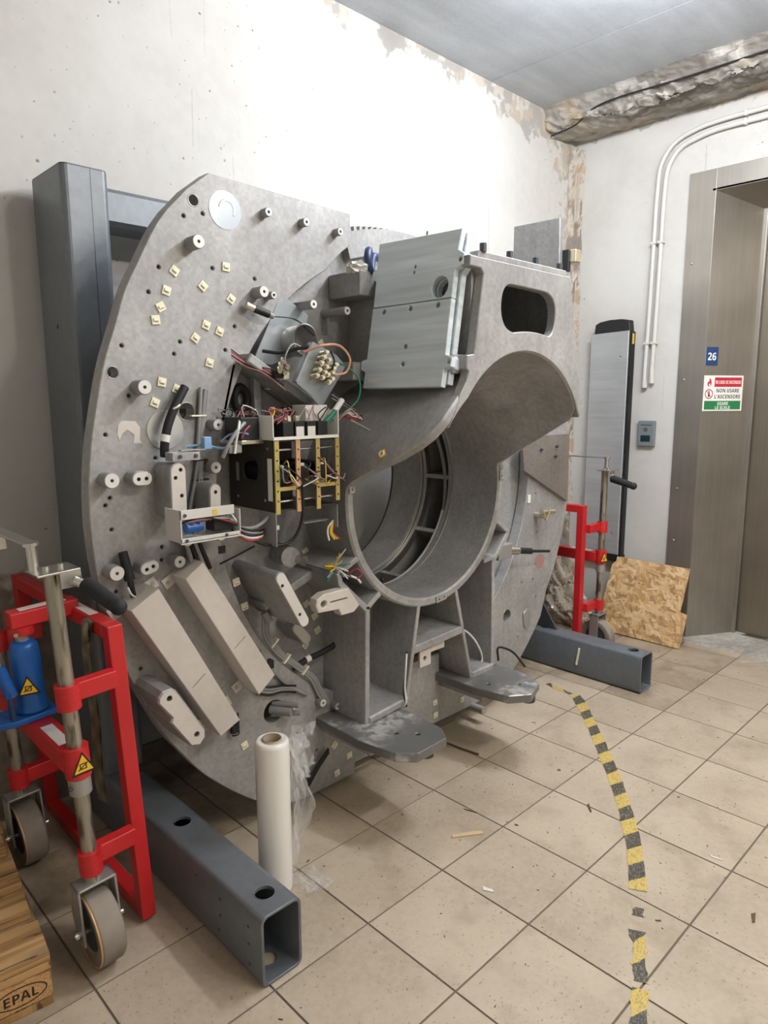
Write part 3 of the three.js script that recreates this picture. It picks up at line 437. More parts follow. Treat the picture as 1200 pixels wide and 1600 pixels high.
  for (const [p, x] of [[pl, 0.43], [pr, 1.07]]) { part(p, 'rib', box(x - 0.1, x + 0.12, 0.262, 0.302, -0.62, -0.34, 0.004), M.castRough); part(p, 'foot_screw', bar([x + 0.06, 0.255, -0.22], [x + 0.06, 0.302, -0.22], 0.03), M.steelDark); }
  part(gan, 'sump_box', box(0.66, 0.96, 0.1, 0.42, -0.62, -0.565, 0.006), M.cast, 'lower box between the webs');
  part(gan, 'roller', bar([1.24, 0.07, -0.6], [1.24, 0.07, -0.53], 0.018), M.machined);
  const lb = part(gan, 'angle_bracket', ext([[0.703, 0.455], [0.768, 0.455], [0.768, 0.525], [0.703, 0.525]], -0.455, -0.445, 0.001, [circlePts(0.733, 0.488, 0.01, 14)]), M.beige, 'beige angle bracket'); part(lb, 'flange', box(0.768, 0.85, 0.505, 0.535, -0.46, -0.445, 0.001), M.beige);
  // right side details
  const cv = part(gan, 'cover_plate', ext([[1.56, 1.33], [1.985, 1.33], [1.99, 0.975], [1.585, 1.165]], PZ, PZ + 0.02, 0.002), std({ map: castMap, color: 0xd9cfc8, metalness: 0.35, roughness: 0.4 }), 'smooth cut-off cover plate');
  for (const [x, y] of [[1.72, 1.26], [1.85, 1.22], [1.86, 1.27]]) part(cv, 'pin', bar([x, y, PZ + 0.02], [x, y, PZ + 0.032], 0.007, 8), M.steelDark);
  part(gan, 'access_cap', capsule([1.664, 0.425], [1.672, 0.385], 0.03, PZ, PZ + 0.008, 0.002), M.machined); part(gan, 'red_stain', new THREE.CircleGeometry(0.04, 24).translate(1.774, 0.685, PZ + 0.0012), std({ color: 0xa8807a, roughness: 0.6, metalness: 0.2 }), 'reddish worn disc');
  const rod = part(gan, 'latch_rod', bar([1.34, 0.823, -0.5], [1.43, 0.81, -0.5], 0.02), M.chrome, 'chrome and black latch rod'); part(rod, 'grip', bar([1.43, 0.81, -0.5], [1.54, 0.79, -0.5], 0.015), M.black); part(rod, 'tip', bar([1.54, 0.79, -0.5], [1.70, 0.765, -0.5], 0.007), M.black);
  part(rod, 'fork', box(1.26, 1.36, 0.79, 0.86, -0.58, -0.48, 0.006), M.machined);
  part(gan, 'gas_fitting', mergeGeometries([bar([1.72, 0.935, PZ], [1.72, 0.935, -0.54], 0.016), bar([1.70, 0.955, -0.55], [1.81, 0.945, -0.55], 0.013), bar([1.735, 0.91, -0.545], [1.735, 0.96, -0.53], 0.011)]), M.brass, 'brass fitting');
  part(gan, 'tag_plate', box(1.645, 1.668, 0.9 + 0.1, 0.94 + 0.1, PZ, PZ + 0.006, 0.001), M.white);
  part(gan, 'wire_stand', cable([[1.19, 0.36, -0.42], [1.185, 0.42, -0.42], [1.235, 0.405, -0.41], [1.28, 0.375, -0.4], [1.34, 0.30, -0.38]], 0.005, 30), M.black, 'bent black wire');
  part(gan, 'cable', cable([[0.97, 0.55, -0.5], [1.05, 0.51, -0.49], [1.113, 0.44, -0.48], [1.138, 0.37, -0.47], [1.1, 0.337, -0.46]], 0.005, 30), M.wireWhite, 'thin white cable');
  part(gan, 'cable', cable([[0.6, 0.55, -0.42], [0.585, 0.5, -0.41], [0.58, 0.42, -0.41], [0.573, 0.36, -0.40], [0.59, 0.3, -0.58]], 0.004, 30), M.wireWhite); part(gan, 'cable', cable([[0.61, 0.55, -0.43], [0.595, 0.48, -0.42], [0.585, 0.4, -0.42], [0.59, 0.342, -0.41]], 0.004, 30), M.black);
}
// tube housing at the upper right
{
  const arch = Array.from({ length: 49 }, (_, i) => { const d = 143 - i * 2.25, t = d * Math.PI / 180, r = rArch(d) + 0.003; return [BX + r * Math.cos(t), BY + r * Math.sin(t)]; });
  const win = (() => { const s = new THREE.Path(); s.moveTo(0.70, 1.872); s.quadraticCurveTo(0.80, 1.872, 0.9, 1.868); s.quadraticCurveTo(0.965, 1.86, 0.965, 1.8); s.quadraticCurveTo(0.965, 1.73, 0.925, 1.722); s.quadraticCurveTo(0.82, 1.74, 0.72, 1.722); s.quadraticCurveTo(0.65, 1.73, 0.648, 1.8); s.quadraticCurveTo(0.65, 1.87, 0.70, 1.872); return s; })();
  const front = ext([[0.486, 1.936], [0.486, 1.905], [0.54, 1.903], [0.553, 1.888], [0.516, 1.66], [0.512, 1.645], [0.478, 1.64], [0.476, 1.60], [0.489, 1.592], [0.478, 1.56], [0.45, 1.52], ...arch, [1.185, 1.475], [1.165, 1.52], [1.14, 1.60], [1.055, 1.936]], -0.085, -0.05, 0.003, [win]);
  const f = part(gan, 'housing_front', front, M.cast, 'tube housing front with an oval window');
  const lid = part(gan, 'housing_lid', ext([[0.53, 1.937], [1.05, 1.937], [1.04, 1.957], [0.54, 1.957]], -0.66, -0.058, 0.003), M.cast);
  for (const [x, z] of [[0.56, -0.06], [0.72, -0.075], [0.87, -0.075], [1.02, -0.075], [0.58, -0.2], [1.02, -0.3], [1.02, -0.5], [0.58, -0.4]]) part(lid, 'bolt', new THREE.CylinderGeometry(0.011, 0.011, 0.026, 10).translate(x, 1.967, z), M.steelDark);
  part(gan, 'housing_wall', ext([[0.54, 1.936], [0.565, 1.936], [0.565, 1.62], [0.535, 1.62]], -0.66, -0.086, 0.002), M.castRough, 'recessed left wall of the housing');
  part(gan, 'housing_wall', ext([[1.025, 1.936], [1.05, 1.936], [1.16, 1.52], [1.13, 1.5]], -0.66, -0.086, 0.002), M.castRough, 'right wall of the housing');
  part(gan, 'housing_rib', ext([[0.6, 1.93], [0.68, 1.93], [0.82, 1.69], [0.76, 1.685]], -0.42, -0.3, 0.003), M.castRough);
  part(gan, 'mount_shelf', box(0.40, 0.56, 1.572, 1.635, -0.66, -0.485, 0.006), M.cast);
  part(gan, 'mount_shelf', box(0.44, 0.56, 1.86, 1.945, -0.66, -0.49, 0.006), M.cast);
  part(gan, 'fixing_block', box(0.455, 0.53, 1.585, 1.645, -0.13, -0.087, 0.006), M.cast);
  const sp = part(gan, 'side_plate', extX([[-0.80, 1.74], [-0.60, 1.74], [-0.53, 2.02], [-0.535, 2.342], [-0.795, 2.345]], 1.75, 1.778, 0.003), std({ map: castMap, metalness: 0.4, roughness: 0.4, color: 0xdedede }), 'upright aluminium plate behind the housing');
  part(sp, 'clamp', box(1.79, 1.84, 2.14, 2.2, -0.53, -0.47, 0.006), M.brass); part(sp, 'clamp', box(1.778, 1.8, 2.1, 2.2, -0.54, -0.5, 0.004), M.black);
  // blue grey panel, tilted
  const tl = 0.46;   // thickness direction: the panel stands in a tilted plane, local x = depth (z), local y = height
  const pan = new THREE.Group(); pan.name = 'shield_panel'; pan.userData.label = 'blue grey machined shield panel on the side of the housing'; gan.add(pan); bases.set(pan, V(0, 0, 0));
  pan.position.set(0.42 - GX, 1.545 - 0.03, -0.28 + 0.7); pan.rotation.order = 'YXZ'; pan.rotation.set(-Math.atan(0.08 / 0.48), -Math.PI / 2, 0);
  const A = (name, geo, mat, label) => { const m = mesh(geo, mat, name); pan.add(m); if (label) m.userData.label = label; return m; };
  const H = (x, y, r) => circlePts(x, y, r, 14);
  // local x runs towards the viewer's right (world +z), y up the slope
  A('upper_plate', ext([[-0.172, 0.2745], [0.176, 0.2745], [0.176, 0.36], [0.205, 0.372], [0.206, 0.405], [0.18, 0.42], [0.186, 0.482], [-0.178, 0.492], [-0.176, 0.405], [-0.195, 0.40], [-0.196, 0.375], [-0.174, 0.365]], -0.022, 0.0, 0.002, [H(0.122, 0.312, 0.034), H(0.005, 0.39, 0.0055), H(0.003, 0.3715, 0.005), H(0.192, 0.388, 0.007), H(-0.187, 0.388, 0.006)]), M.zincPanel);
  A('lower_plate', ext([[-0.18, 0.0], [0.176, 0.0], [0.178, 0.055], [0.205, 0.062], [0.206, 0.092], [0.178, 0.1], [0.176, 0.2715], [-0.174, 0.2715], [-0.176, 0.1], [-0.202, 0.095], [-0.202, 0.065], [-0.178, 0.055]], -0.022, 0.0, 0.002, [H(-0.118, 0.256, 0.0085), H(0.004, 0.256, 0.0085), H(0.122, 0.256, 0.0085), H(0.001, 0.134, 0.0085), H(-0.002, 0.077, 0.0085), H(0.194, 0.077, 0.007), H(-0.193, 0.08, 0.006)]), M.zincPanel);
  A('rear_plate', ext([[-0.168, 0.012], [0.182, 0.012], [0.182, 0.05], [0.2, 0.06], [0.2, 0.09], [0.185, 0.11], [0.185, 0.35], [0.2, 0.37], [0.2, 0.41], [0.187, 0.42], [0.187, 0.478], [-0.165, 0.478]], -0.05, -0.026, 0.002, [H(0.122, 0.312, 0.031)]), M.zincPanel);
  A('maker_label', box(-0.155, -0.11, 0.018, 0.032, 0.0, 0.001, 0), M.white, 'small white label');
  part(gan, 'hose_coil', cable([[0.55, 2.0, -0.56], [0.51, 2.02, -0.52], [0.485, 1.99, -0.5], [0.50, 1.94, -0.5], [0.53, 1.95, -0.53], [0.56, 2.01, -0.55], [0.6, 2.01, -0.56]], 0.014, 40), M.blueDark, 'dark blue hose loop behind the panel');
  part(gan, 'plastic_scrap', (() => { const g = new THREE.IcosahedronGeometry(0.03, 2); const p = g.attributes.position; for (let i = 0; i < p.count; i++) { const q = 1 + 0.5 * Math.sin(p.getX(i) * 190 + p.getY(i) * 260) * Math.cos(p.getZ(i) * 170); p.setXYZ(i, p.getX(i) * q * 1.4, p.getY(i) * q * 0.7, p.getZ(i) * q); } g.computeVertexNormals(); return g.translate(0.46, 1.955, -0.52); })(), M.wireWhite, 'scrap of white plastic');
  part(gan, 'wire_end', cable([[0.66, 1.96, -0.4], [0.665, 2.0, -0.4], [0.675, 2.05, -0.4], [0.68, 2.09, -0.4]], 0.003, 12), M.black); part(gan, 'wire_end_block', box(0.64, 0.68, 1.955, 1.975, -0.42, -0.38, 0.004), M.wireGrey);
}
// bosses, screwed pads and standoffs
{
  const bossG = (r, h) => { const g = lathe([[0, h - 0.02], [0.005, h - 0.02], [0.005, h], [r - 0.002, h], [r, h - 0.002], [r, 0]], 24); return g.rotateX(Math.PI / 2); };
  const boss = (x, y, r, h, z = PZ) => { const b = partAt(gan, 'boss', bossG(r, h), M.cast, [x, y, z]); const f = mesh(new THREE.RingGeometry(0.005, r - 0.002, 24), M.bossFace, 'boss_face'); f.position.z = h + 0.0004; b.add(f); return b; };
  for (const [x, y, r, h] of [[-0.135, 1.959, 0.02, 0.05], [0.127, 2.089, 0.014, 0.03], [0.277, 2.084, 0.014, 0.03], [0.424, 2.077, 0.013, 0.03], [0.087, 1.842, 0.018, 0.05], [0.131, 1.837, 0.012, 0.04], [-0.324, 1.543, 0.021, 0.05], [-0.093, 1.432, 0.018, 0.045], [-0.11, 1.303, 0.019, 0.05], [-0.434, 1.289, 0.022, 0.05], [-0.437, 1.028, 0.022, 0.05], [-0.245, 1.029, 0.019, 0.05], [0.31, 0.395, 0.016, 0.03], [0.381, 0.359, 0.015, 0.03], [-0.226, 1.095, 0.019, 0.07], [-0.113, 1.093, 0.017, 0.07]]) boss(x, y, r, h);
  for (const [bx, by, tx, ty] of [[0.297, 1.818, 0.23, 1.818], [0.447, 1.804, 0.376, 1.815]]) boss((bx + tx) / 2 + 0.005, (by + ty) / 2, 0.015, 0.13, RZ);
  const pad = (p, q, r, h, holes, m = M.bossFace, z = PZ) => { const hs = () => holes.map(([x, y]) => circlePts(x, y, 0.006, 12)); const b = part(gan, 'oblong_pad', capsule(p, q, r, z - 0.002, z + h, 0.003, hs()), M.cast); part(b, 'pad_face', capsule(p, q, r - 0.003, z + h, z + h + 0.0008, 0, hs()), m); return b; };
  pad([-0.357, 1.288], [-0.337, 1.287], 0.021, 0.05, [[-0.358, 1.287], [-0.335, 1.287]]); pad([-0.35, 1.026], [-0.33, 1.03], 0.02, 0.05, [[-0.35, 1.024], [-0.33, 1.03]]);
  pad([-0.263, 1.305], [-0.264, 1.19], 0.025, 0.1, [[-0.255, 1.31], [-0.272, 1.288], [-0.255, 1.235]], M.beige); pad([-0.145, 1.24], [-0.147, 1.19], 0.02, 0.1, [[-0.145, 1.235]], M.beige);
  const sh = () => [circlePts(-0.352, 0.662, 0.009, 14), circlePts(-0.272, 0.524, 0.009, 14)];
  const sl = part(gan, 'stepped_pad', ext([[-0.372, 0.688], [-0.345, 0.69], [-0.33, 0.68], [-0.243, 0.53], [-0.243, 0.505], [-0.262, 0.484], [-0.292, 0.492], [-0.352, 0.585], [-0.348, 0.6], [-0.386, 0.655], [-0.385, 0.672]], PZ - 0.002, -0.45, 0.004, sh()), M.cast, 'long stepped mounting pad'); part(sl, 'pad_face', ext([[-0.369, 0.683], [-0.346, 0.686], [-0.333, 0.676], [-0.248, 0.53], [-0.248, 0.507], [-0.264, 0.49], [-0.29, 0.497], [-0.346, 0.585], [-0.342, 0.601], [-0.381, 0.656], [-0.38, 0.671]], -0.4502, -0.4494, 0, sh()), M.beige);
  pad([0.02, 0.955], [0.108, 0.795], 0.02, 0.25, [[0.024, 0.93], [0.09, 0.822]], M.bossFace, RZ); pad([0.192, 0.715], [0.232, 0.665], 0.02, 0.1, [], M.machined, RZ);
  const cy = part(gan, 'sight_cylinder', bar([0.19, 0.972, RZ], [0.17, 0.975, -0.56], 0.035, 24), M.castRough, 'dark cylinder with a bright core'); part(cy, 'bright_core', bar([0.2, 0.965, -0.6], [0.205, 0.96, -0.53], 0.018), M.chrome);
  const bb = part(gan, 'beige_bracket', ext([[0.15, 0.838], [0.155, 0.858], [0.185, 0.872], [0.293, 0.872], [0.343, 0.802], [0.318, 0.782], [0.26, 0.782], [0.247, 0.806], [0.16, 0.812]], -0.44, -0.40, 0.003, [circlePts(0.183, 0.838, 0.012, 14)]), M.beige, 'beige stepped bracket'); part(bb, 'print', box(0.21, 0.285, 0.838, 0.842, -0.4, -0.3993, 0), M.steelDark);
  // long covers
  const cover = (q, label) => { const h = 0.1; const c = part(gan, 'cable_cover', ext(q, PZ, PZ + h, 0.002), M.beige, label); const L = (a, b, f) => [a[0] + (b[0] - a[0]) * f, a[1] + (b[1] - a[1]) * f];
    const dx = q[2][0] - q[1][0], dy = q[2][1] - q[1][1], l = Math.hypot(dx, dy), nx = -dy / l, ny = dx / l;
    for (const [f, s, e] of [[0.0, 1, 1], [0.93, 1, 1], [0.0, -1, 0], [0.93, -1, 0]]) { const p0 = e ? L(q[1], q[2], f) : L(q[0], q[3], f), p1 = e ? L(q[1], q[2], f + 0.07) : L(q[0], q[3], f + 0.07); const w = 0.035; const tb = part(c, 'tab', ext([p0, p1, [p1[0] + nx * w * s, p1[1] + ny * w * s], [p0[0] + nx * w * s, p0[1] + ny * w * s]], PZ, PZ + 0.006, 0.001), M.beige); part(tb, 'screw', bar([(p0[0] + p1[0]) / 2 + nx * s * 0.02, (p0[1] + p1[1]) / 2 + ny * s * 0.02, PZ + 0.005], [(p0[0] + p1[0]) / 2 + nx * s * 0.02, (p0[1] + p1[1]) / 2 + ny * s * 0.02, PZ + 0.01], 0.006, 10), M.machined); }
    const m = L(L(q[0], q[3], 0.6), L(q[1], q[2], 0.6), 0.5); part(c, 'scratch', beam([m[0] - 0.022, m[1] - 0.016, PZ + h], [m[0] + 0.022, m[1] + 0.016, PZ + h], 0.001, 0.0015, 0), M.steelDark); };
  cover([[-0.426, 0.927], [-0.341, 0.975], [-0.091, 0.49], [-0.163, 0.459]], 'beige sheet metal cable cover, the outer of two'); cover([[-0.257, 0.987], [-0.196, 1.029], [0.05, 0.601], [-0.015, 0.551]], 'beige sheet metal cable cover, the inner of two');
  // stickers and discs
  part(gan, 'film_disc', ext(circlePts(-0.012, 2.075, 0.056, 32), PZ, PZ + 0.0012, 0), std({ color: 0xb4bcc2, roughness: 0.25, metalness: 0.3 }), 'pale plastic film disc'); part(gan, 'polished_disc', ext(circlePts(-0.245, 1.42, 0.058, 36), PZ, PZ + 0.003, 0.001), std({ color: 0xc9c9c4, roughness: 0.28, metalness: 0.6 }), 'bright polished disc');
  part(gan, 'smear', new THREE.TorusGeometry(0.026, 0.004, 5, 24, 3.6).scale(1, 1, 0.2).rotateZ(-0.6).translate(-0.006, 2.078, PZ + 0.0016), M.bossFace, 'white smear on the film disc'); part(gan, 'label_remnant', ext([[-0.385, 1.44], [-0.375, 1.45], [-0.335, 1.448], [-0.322, 1.43], [-0.325, 1.395], [-0.318, 1.385], [-0.345, 1.385], [-0.34, 1.41], [-0.36, 1.425], [-0.375, 1.415], [-0.385, 1.395], [-0.39, 1.415]], PZ, PZ + 0.0012, 0), M.beige, 'torn remnant of a pale label');
  // cable tie mounts
  const tieMap = canvasTex(64, 64, (c) => { c.fillStyle = '#e4dec2'; c.fillRect(0, 0, 64, 64); c.fillStyle = '#3a362c'; c.fillRect(14, 20, 12, 10); c.fillRect(38, 20, 12, 10); c.fillRect(26, 34, 12, 8); c.strokeStyle = '#4a4436'; c.lineWidth = 4; c.beginPath(); c.moveTo(14, 46); c.lineTo(50, 48); c.stroke(); });
  const tieMat = std({ map: tieMap, roughness: 0.5 }); const tg = B(0.026, 0.026, 0.004, 0.0008); const tp = new THREE.PlaneGeometry(0.0245, 0.0245); const tb = B(0.016, 0.008, 0.004, 0.001);
  const tie = (x, y, z, rot) => { const t = partAt(gan, 'tie_mount', tg, M.cream, [x, y, z + 0.002], [0, 0, rot]); const f = mesh(tp, tieMat, 'tie_face'); f.position.z = 0.0023; t.add(f); const b = mesh(tb, M.cream, 'bridge'); b.position.set(0, 0.001, 0.0035); t.add(b); };
  for (const [x, y, r] of [[-0.191, 1.877, -0.6], [-0.018, 1.909, -0.05], [-0.219, 1.819, -0.3], [-0.1, 1.844, -0.7], [-0.004, 1.816, -0.6], [-0.239, 1.772, 0.5], [-0.257, 1.734, 0.1], [-0.095, 1.731, -0.35], [-0.049, 1.715, -0.4], [-0.133, 1.691, -0.6], [-0.089, 1.619, -0.25], [-0.248, 1.559, -0.2], [-0.202, 1.539, -0.45], [-0.273, 1.5, -0.4], [-0.016, 0.338, 0.3], [-0.024, 0.916, 0.2], [0.004, 0.827, 0.2], [0.185, 0.41, 0.2], [0.385, 0.19, 0.7], [0.46, 0.12, 0.1], [0.395, 0.07, 0.2]]) tie(x, y, PZ, r);
  for (const [x, y, r] of [[0.596, 1.867, 0], [0.561, 1.681, 0.05], [0.401, 1.705, 0.6], [0.311, 0.956, 0.6], [0.309, 0.759, 0.5], [0.347, 0.703, 0.5], [0.36, 0.644, 0.4], [0.30, 0.6, 0.7]]) tie(x, y, RZ, r);
  tie(0.93, 0.2, -0.565, 0); tie(0.935, 0.14, -0.565, 0); tie(1.16, 0.13, PZ, 0);
  { const a = 157 * Math.PI / 180, r = rBore(157, -0.27) + 0.036; const m = partAt(gan, 'tie_mount', tg, M.wireYellow, [BX + r * Math.cos(a), BY + r * Math.sin(a), -0.27]); m.up.set(0, 0, 1); m.lookAt(BX + 4 * Math.cos(a), BY + 4 * Math.sin(a), -0.27); m.rotateZ(0.6); const rr = mesh(new THREE.TorusGeometry(0.009, 0.003, 6, 16), M.cream, 'ring'); rr.position.z = 0.003; m.add(rr); }
}
// electronics cage and loose wiring
{
  const ch = part(gan, 'electronics_cage', mergeGeometries([extX([[-0.645, 1.165], [-0.41, 1.165], [-0.41, 1.46], [-0.645, 1.46]], 0.0, 0.006, 0.001, [circlePts(-0.53, 1.29, 0.045, 30)]), box(0.0, 0.25, 1.38, 1.386, -0.645, -0.41, 0.001), box(0.0, 0.25, 1.165, 1.17, -0.645, -0.41, 0.001), box(0.0, 0.25, 1.165, 1.385, -0.65, -0.645, 0.001)]), M.chassis, 'dark electronics cage with yellow strips');
  part(ch, 'sticker', box(-0.0012, 0, 1.2, 1.33, -0.435, -0.413, 0), M.white, 'white printed sticker'); part(ch, 'sticker', box(-0.0012, 0, 1.25, 1.31, -0.61, -0.595, 0), M.wireGrey);
  for (const [y, z] of [[1.2, -0.6], [1.2, -0.45], [1.36, -0.6], [1.36, -0.43]]) part(ch, 'screw', bar([-0.003, y, z], [0.001, y, z], 0.005, 8), M.chrome);
  [[0.003, M.yellowZn], [0.083, M.orangeZn], [0.162, M.yellowZn], [0.243, M.yellowZn]].forEach(([x, m], i) => { const y0 = i === 3 ? 1.18 : 1.16; part(ch, 'strip', ext([[x, y0], [x + 0.016, y0], [x + 0.016, 1.385], [x, 1.385]], -0.406, -0.4, 0, Array.from({ length: 6 }, (_, k) => circlePts(x + 0.008, 1.2 + k * 0.031, 0.0034, 8))), m, i === 1 ? 'orange plated strip' : 'yellow plated strip'); });
  part(ch, 'strip', box(0.018, 0.083, 1.23, 1.242, -0.41, -0.402, 0.001), M.yellowZn); part(ch, 'strip', box(0.178, 0.243, 1.23, 1.242, -0.41, -0.402, 0.001), M.yellowZn);
  for (const x of [0.02, 0.1, 0.18]) { part(ch, 'tie_bar', bar([x, 1.355, -0.42], [x + 0.062, 1.355, -0.42], 0.004, 8), M.chrome); part(ch, 'tie_bar', bar([x, 1.195, -0.42], [x + 0.062, 1.195, -0.42], 0.004, 8), M.chrome); part(ch, 'capacitor', bar([x + 0.03, 1.28, -0.6], [x + 0.03, 1.28, -0.43], 0.03, 20), M.black, 'black capacitor'); part(ch, 'terminal', box(x + 0.015, x + 0.03, 1.3, 1.31, -0.43, -0.42, 0.002), M.white);
    for (let k = 0; k < 6; k++) { const a = [x + rnd(0.005, 0.055), 1.28 + rnd(-0.03, 0.035), -0.425]; part(ch, 'wire', cable([a, [a[0] + rnd(-0.02, 0.02), a[1] + rnd(-0.02, 0.025), -0.40 + rnd(0, 0.02)], [x + rnd(0.0, 0.08), 1.265 + rnd(-0.025, 0.02), -0.385 + rnd(0, 0.015)], [x + rnd(-0.01, 0.1), 1.25 + rnd(-0.02, 0.02), -0.39]], 0.0022, 16, 5), [M.black, M.wireWhite, M.wireYellow, M.black, M.wireRed, M.wireGrey][k % 6]); } }
  // tray on the cage
  part(ch, 'tray', mergeGeometries([box(-0.005, 0.255, 1.386, 1.390, -0.62, -0.395, 0.001), box(-0.005, 0.255, 1.386, 1.396, -0.4, -0.396, 0.001), box(-0.005, -0.001, 1.386, 1.46, -0.47, -0.396, 0.001), box(0.251, 0.255, 1.386, 1.475, -0.47, -0.396, 0.001)]), M.white, 'white metal tray');
  for (const x of [0.04, 0.085, 0.13, 0.175]) { const r = part(ch, 'relay', box(x, x + 0.04, 1.391, 1.44, -0.46, -0.405, 0.002), M.black, 'black relay'); if (x > 0.06 && x < 0.15) part(ch, 'relay_label', box(x + 0.004, x + 0.034, 1.395, 1.425, -0.405, -0.4042, 0), M.white); }
  part(ch, 'supply_box', box(0.162, 0.252, 1.42, 1.49, -0.52, -0.45, 0.002), M.white, 'white plastic box');
  part(ch, 'contactor', box(-0.075, -0.012, 1.385, 1.455, -0.55, -0.46, 0.003), M.black, 'black contactor'); part(ch, 'contactor_base', box(-0.08, 0, 1.375, 1.387, -0.6, -0.45, 0.002), M.brass);
  for (let k = 0; k < 34; k++) { const x = rnd(-0.06, 0.25), z = rnd(-0.6, -0.42); part(ch, 'wire', cable([[x, 1.43 + rnd(0, 0.02), z], [x + rnd(-0.03, 0.03), 1.46 + rnd(0, 0.03), z + rnd(-0.02, 0.03)], [x + rnd(-0.05, 0.05), 1.455 + rnd(0, 0.03), z + rnd(-0.02, 0.03)], [x + rnd(-0.06, 0.06), 1.435, z + rnd(-0.03, 0.04)]], 0.002, 14, 5), [M.wireWhite, M.black, M.wirePink, M.wireRed, M.wireYellow, M.black, M.wireGrey][k % 7]); }
  for (let k = 0; k < 10; k++) { const x = rnd(-0.05, 0.24), z = rnd(-0.58, -0.43); part(ch, 'connector', box(x, x + rnd(0.012, 0.026), 1.435, 1.435 + rnd(0.012, 0.028), z, z + 0.016, 0.002), [M.cream, M.white, M.brass, M.wireGrey][k % 4]); }
  // cables from the cage to the left
  part(gan, 'cable', cable([[-0.06, 1.44, -0.46], [-0.1, 1.41, -0.45], [-0.13, 1.37, -0.45], [-0.14, 1.34, -0.46]], 0.006, 20), M.wireGrey); part(gan, 'cable', cable([[-0.07, 1.45, -0.47], [-0.09, 1.42, -0.45], [-0.1, 1.38, -0.45], [-0.105, 1.35, -0.45]], 0.004, 20), M.wireWhite); part(gan, 'cable', cable([[-0.05, 1.43, -0.45], [-0.075, 1.415, -0.44], [-0.085, 1.395, -0.44]], 0.003, 14), M.wireRed);
  part(gan, 'cable', cable([[-0.21, 1.372, -0.54], [-0.17, 1.375, -0.52], [-0.12, 1.365, -0.49], [-0.09, 1.372, -0.47], [-0.05, 1.38, -0.46]], 0.004, 24), M.wireBlue); part(gan, 'cable', cable([[-0.12, 1.385, -0.5], [-0.1, 1.405, -0.48], [-0.07, 1.41, -0.46], [-0.055, 1.405, -0.45]], 0.003, 24), M.wireBlue); part(gan, 'plug', box(-0.12, -0.075, 1.35, 1.375, -0.48, -0.455, 0.004), M.wireGrey); part(gan, 'plug', box(-0.175, -0.15, 1.36, 1.4, -0.52, -0.5, 0.003), M.wireBlue);
  // small bar bracket
  const bb = part(gan, 'bar_bracket', box(-0.278, -0.19, 1.334, 1.359, -0.545, -0.5, 0.002), M.cast); for (const x of [-0.255, -0.205]) part(bb, 'screw', bar([x, 1.347, -0.501], [x, 1.347, -0.496], 0.006, 8), M.steelDark); part(gan, 'flat_bar', box(-0.25, -0.15, 1.362, 1.366, -0.52, -0.5, 0.001), M.castRough);
  // thick black cable bundle over the polished disc
  part(gan, 'cable_bundle', cable([[-0.188, 1.545, -0.575], [-0.205, 1.522, -0.57], [-0.233, 1.48, -0.565], [-0.258, 1.425, -0.562], [-0.268, 1.37, -0.565], [-0.266, 1.345, -0.57]], 0.013, 36, 10), M.rubber, 'thick black cable bundle'); for (const [x, y] of [[-0.228, 1.488]]) part(gan, 'cable_tie', new THREE.TorusGeometry(0.015, 0.003, 6, 16).rotateX(Math.PI / 2).rotateZ(0.5).translate(x, y, -0.565), M.cream); part(gan, 'cable_sleeve', bar([-0.263, 1.408, -0.563], [-0.268, 1.388, -0.563], 0.0145), M.white);
  for (const [o, m] of [[0, M.wireGrey], [0.014, M.wireGrey], [0.024, M.castRough]]) part(gan, 'cable', cable([[-0.127 + o, 1.545 - o * 0.4, -0.59], [-0.135 + o * 0.8, 1.478, -0.588], [-0.146 + o * 0.4, 1.382, -0.588], [-0.152 + o * 0.6, 1.324, -0.586], [-0.168 + o, 1.246, -0.585], [-0.185 + o * 1.6, 1.179, -0.585], [-0.19 + o * 1.2, 1.1, -0.585], [-0.2 + o, 1.03, -0.585], [-0.195 + o, 0.975, -0.58]], 0.006, 50), m); for (const y of [1.46, 1.325, 1.265]) part(gan, 'cable_tie', B(0.05, 0.005, 0.016, 0.001).translate(-0.142, y, -0.588), y > 1.4 ? M.cream : M.black);
  part(gan, 'cable_sleeve', bar([-0.409, 1.082, -0.57], [-0.398, 1.0, -0.56], 0.013, 12, 0.015), M.rubber, 'black rubber sleeve'); part(gan, 'cable', cable([[-0.4, 1.02, -0.56], [-0.395, 0.98, -0.56], [-0.385, 0.945, -0.57]], 0.009, 16), M.black); part(gan, 'cable', cable([[-0.405, 0.98, -0.56], [-0.4, 0.96, -0.55], [-0.375, 0.94, -0.56]], 0.003, 12), M.wireWhite);
  for (let k = 0; k < 4; k++) part(gan, 'cable', cable([[-0.21 + k * 0.012, 1.08, -0.575 + k * 0.004], [-0.206 + k * 0.016, 1.03, -0.555], [-0.2 + k * 0.02, 0.99, -0.56]], 0.007, 18), k % 2 ? M.black : M.castRough);
  // white bracket with electronics
  const wb = part(gan, 'white_bracket', mergeGeometries([box(-0.306, -0.133, 1.178, 1.205, -0.424, -0.42, 0.001), box(-0.306, -0.302, 1.115, 1.205, -0.51, -0.42, 0.001), box(-0.306, -0.112, 1.108, 1.125, -0.424, -0.42, 0.001), box(-0.306, -0.12, 1.112, 1.116, -0.51, -0.42, 0.001), box(-0.116, -0.112, 1.112, 1.19, -0.5, -0.42, 0.001)]), M.whitePaint, 'white sheet metal bracket holding small parts');
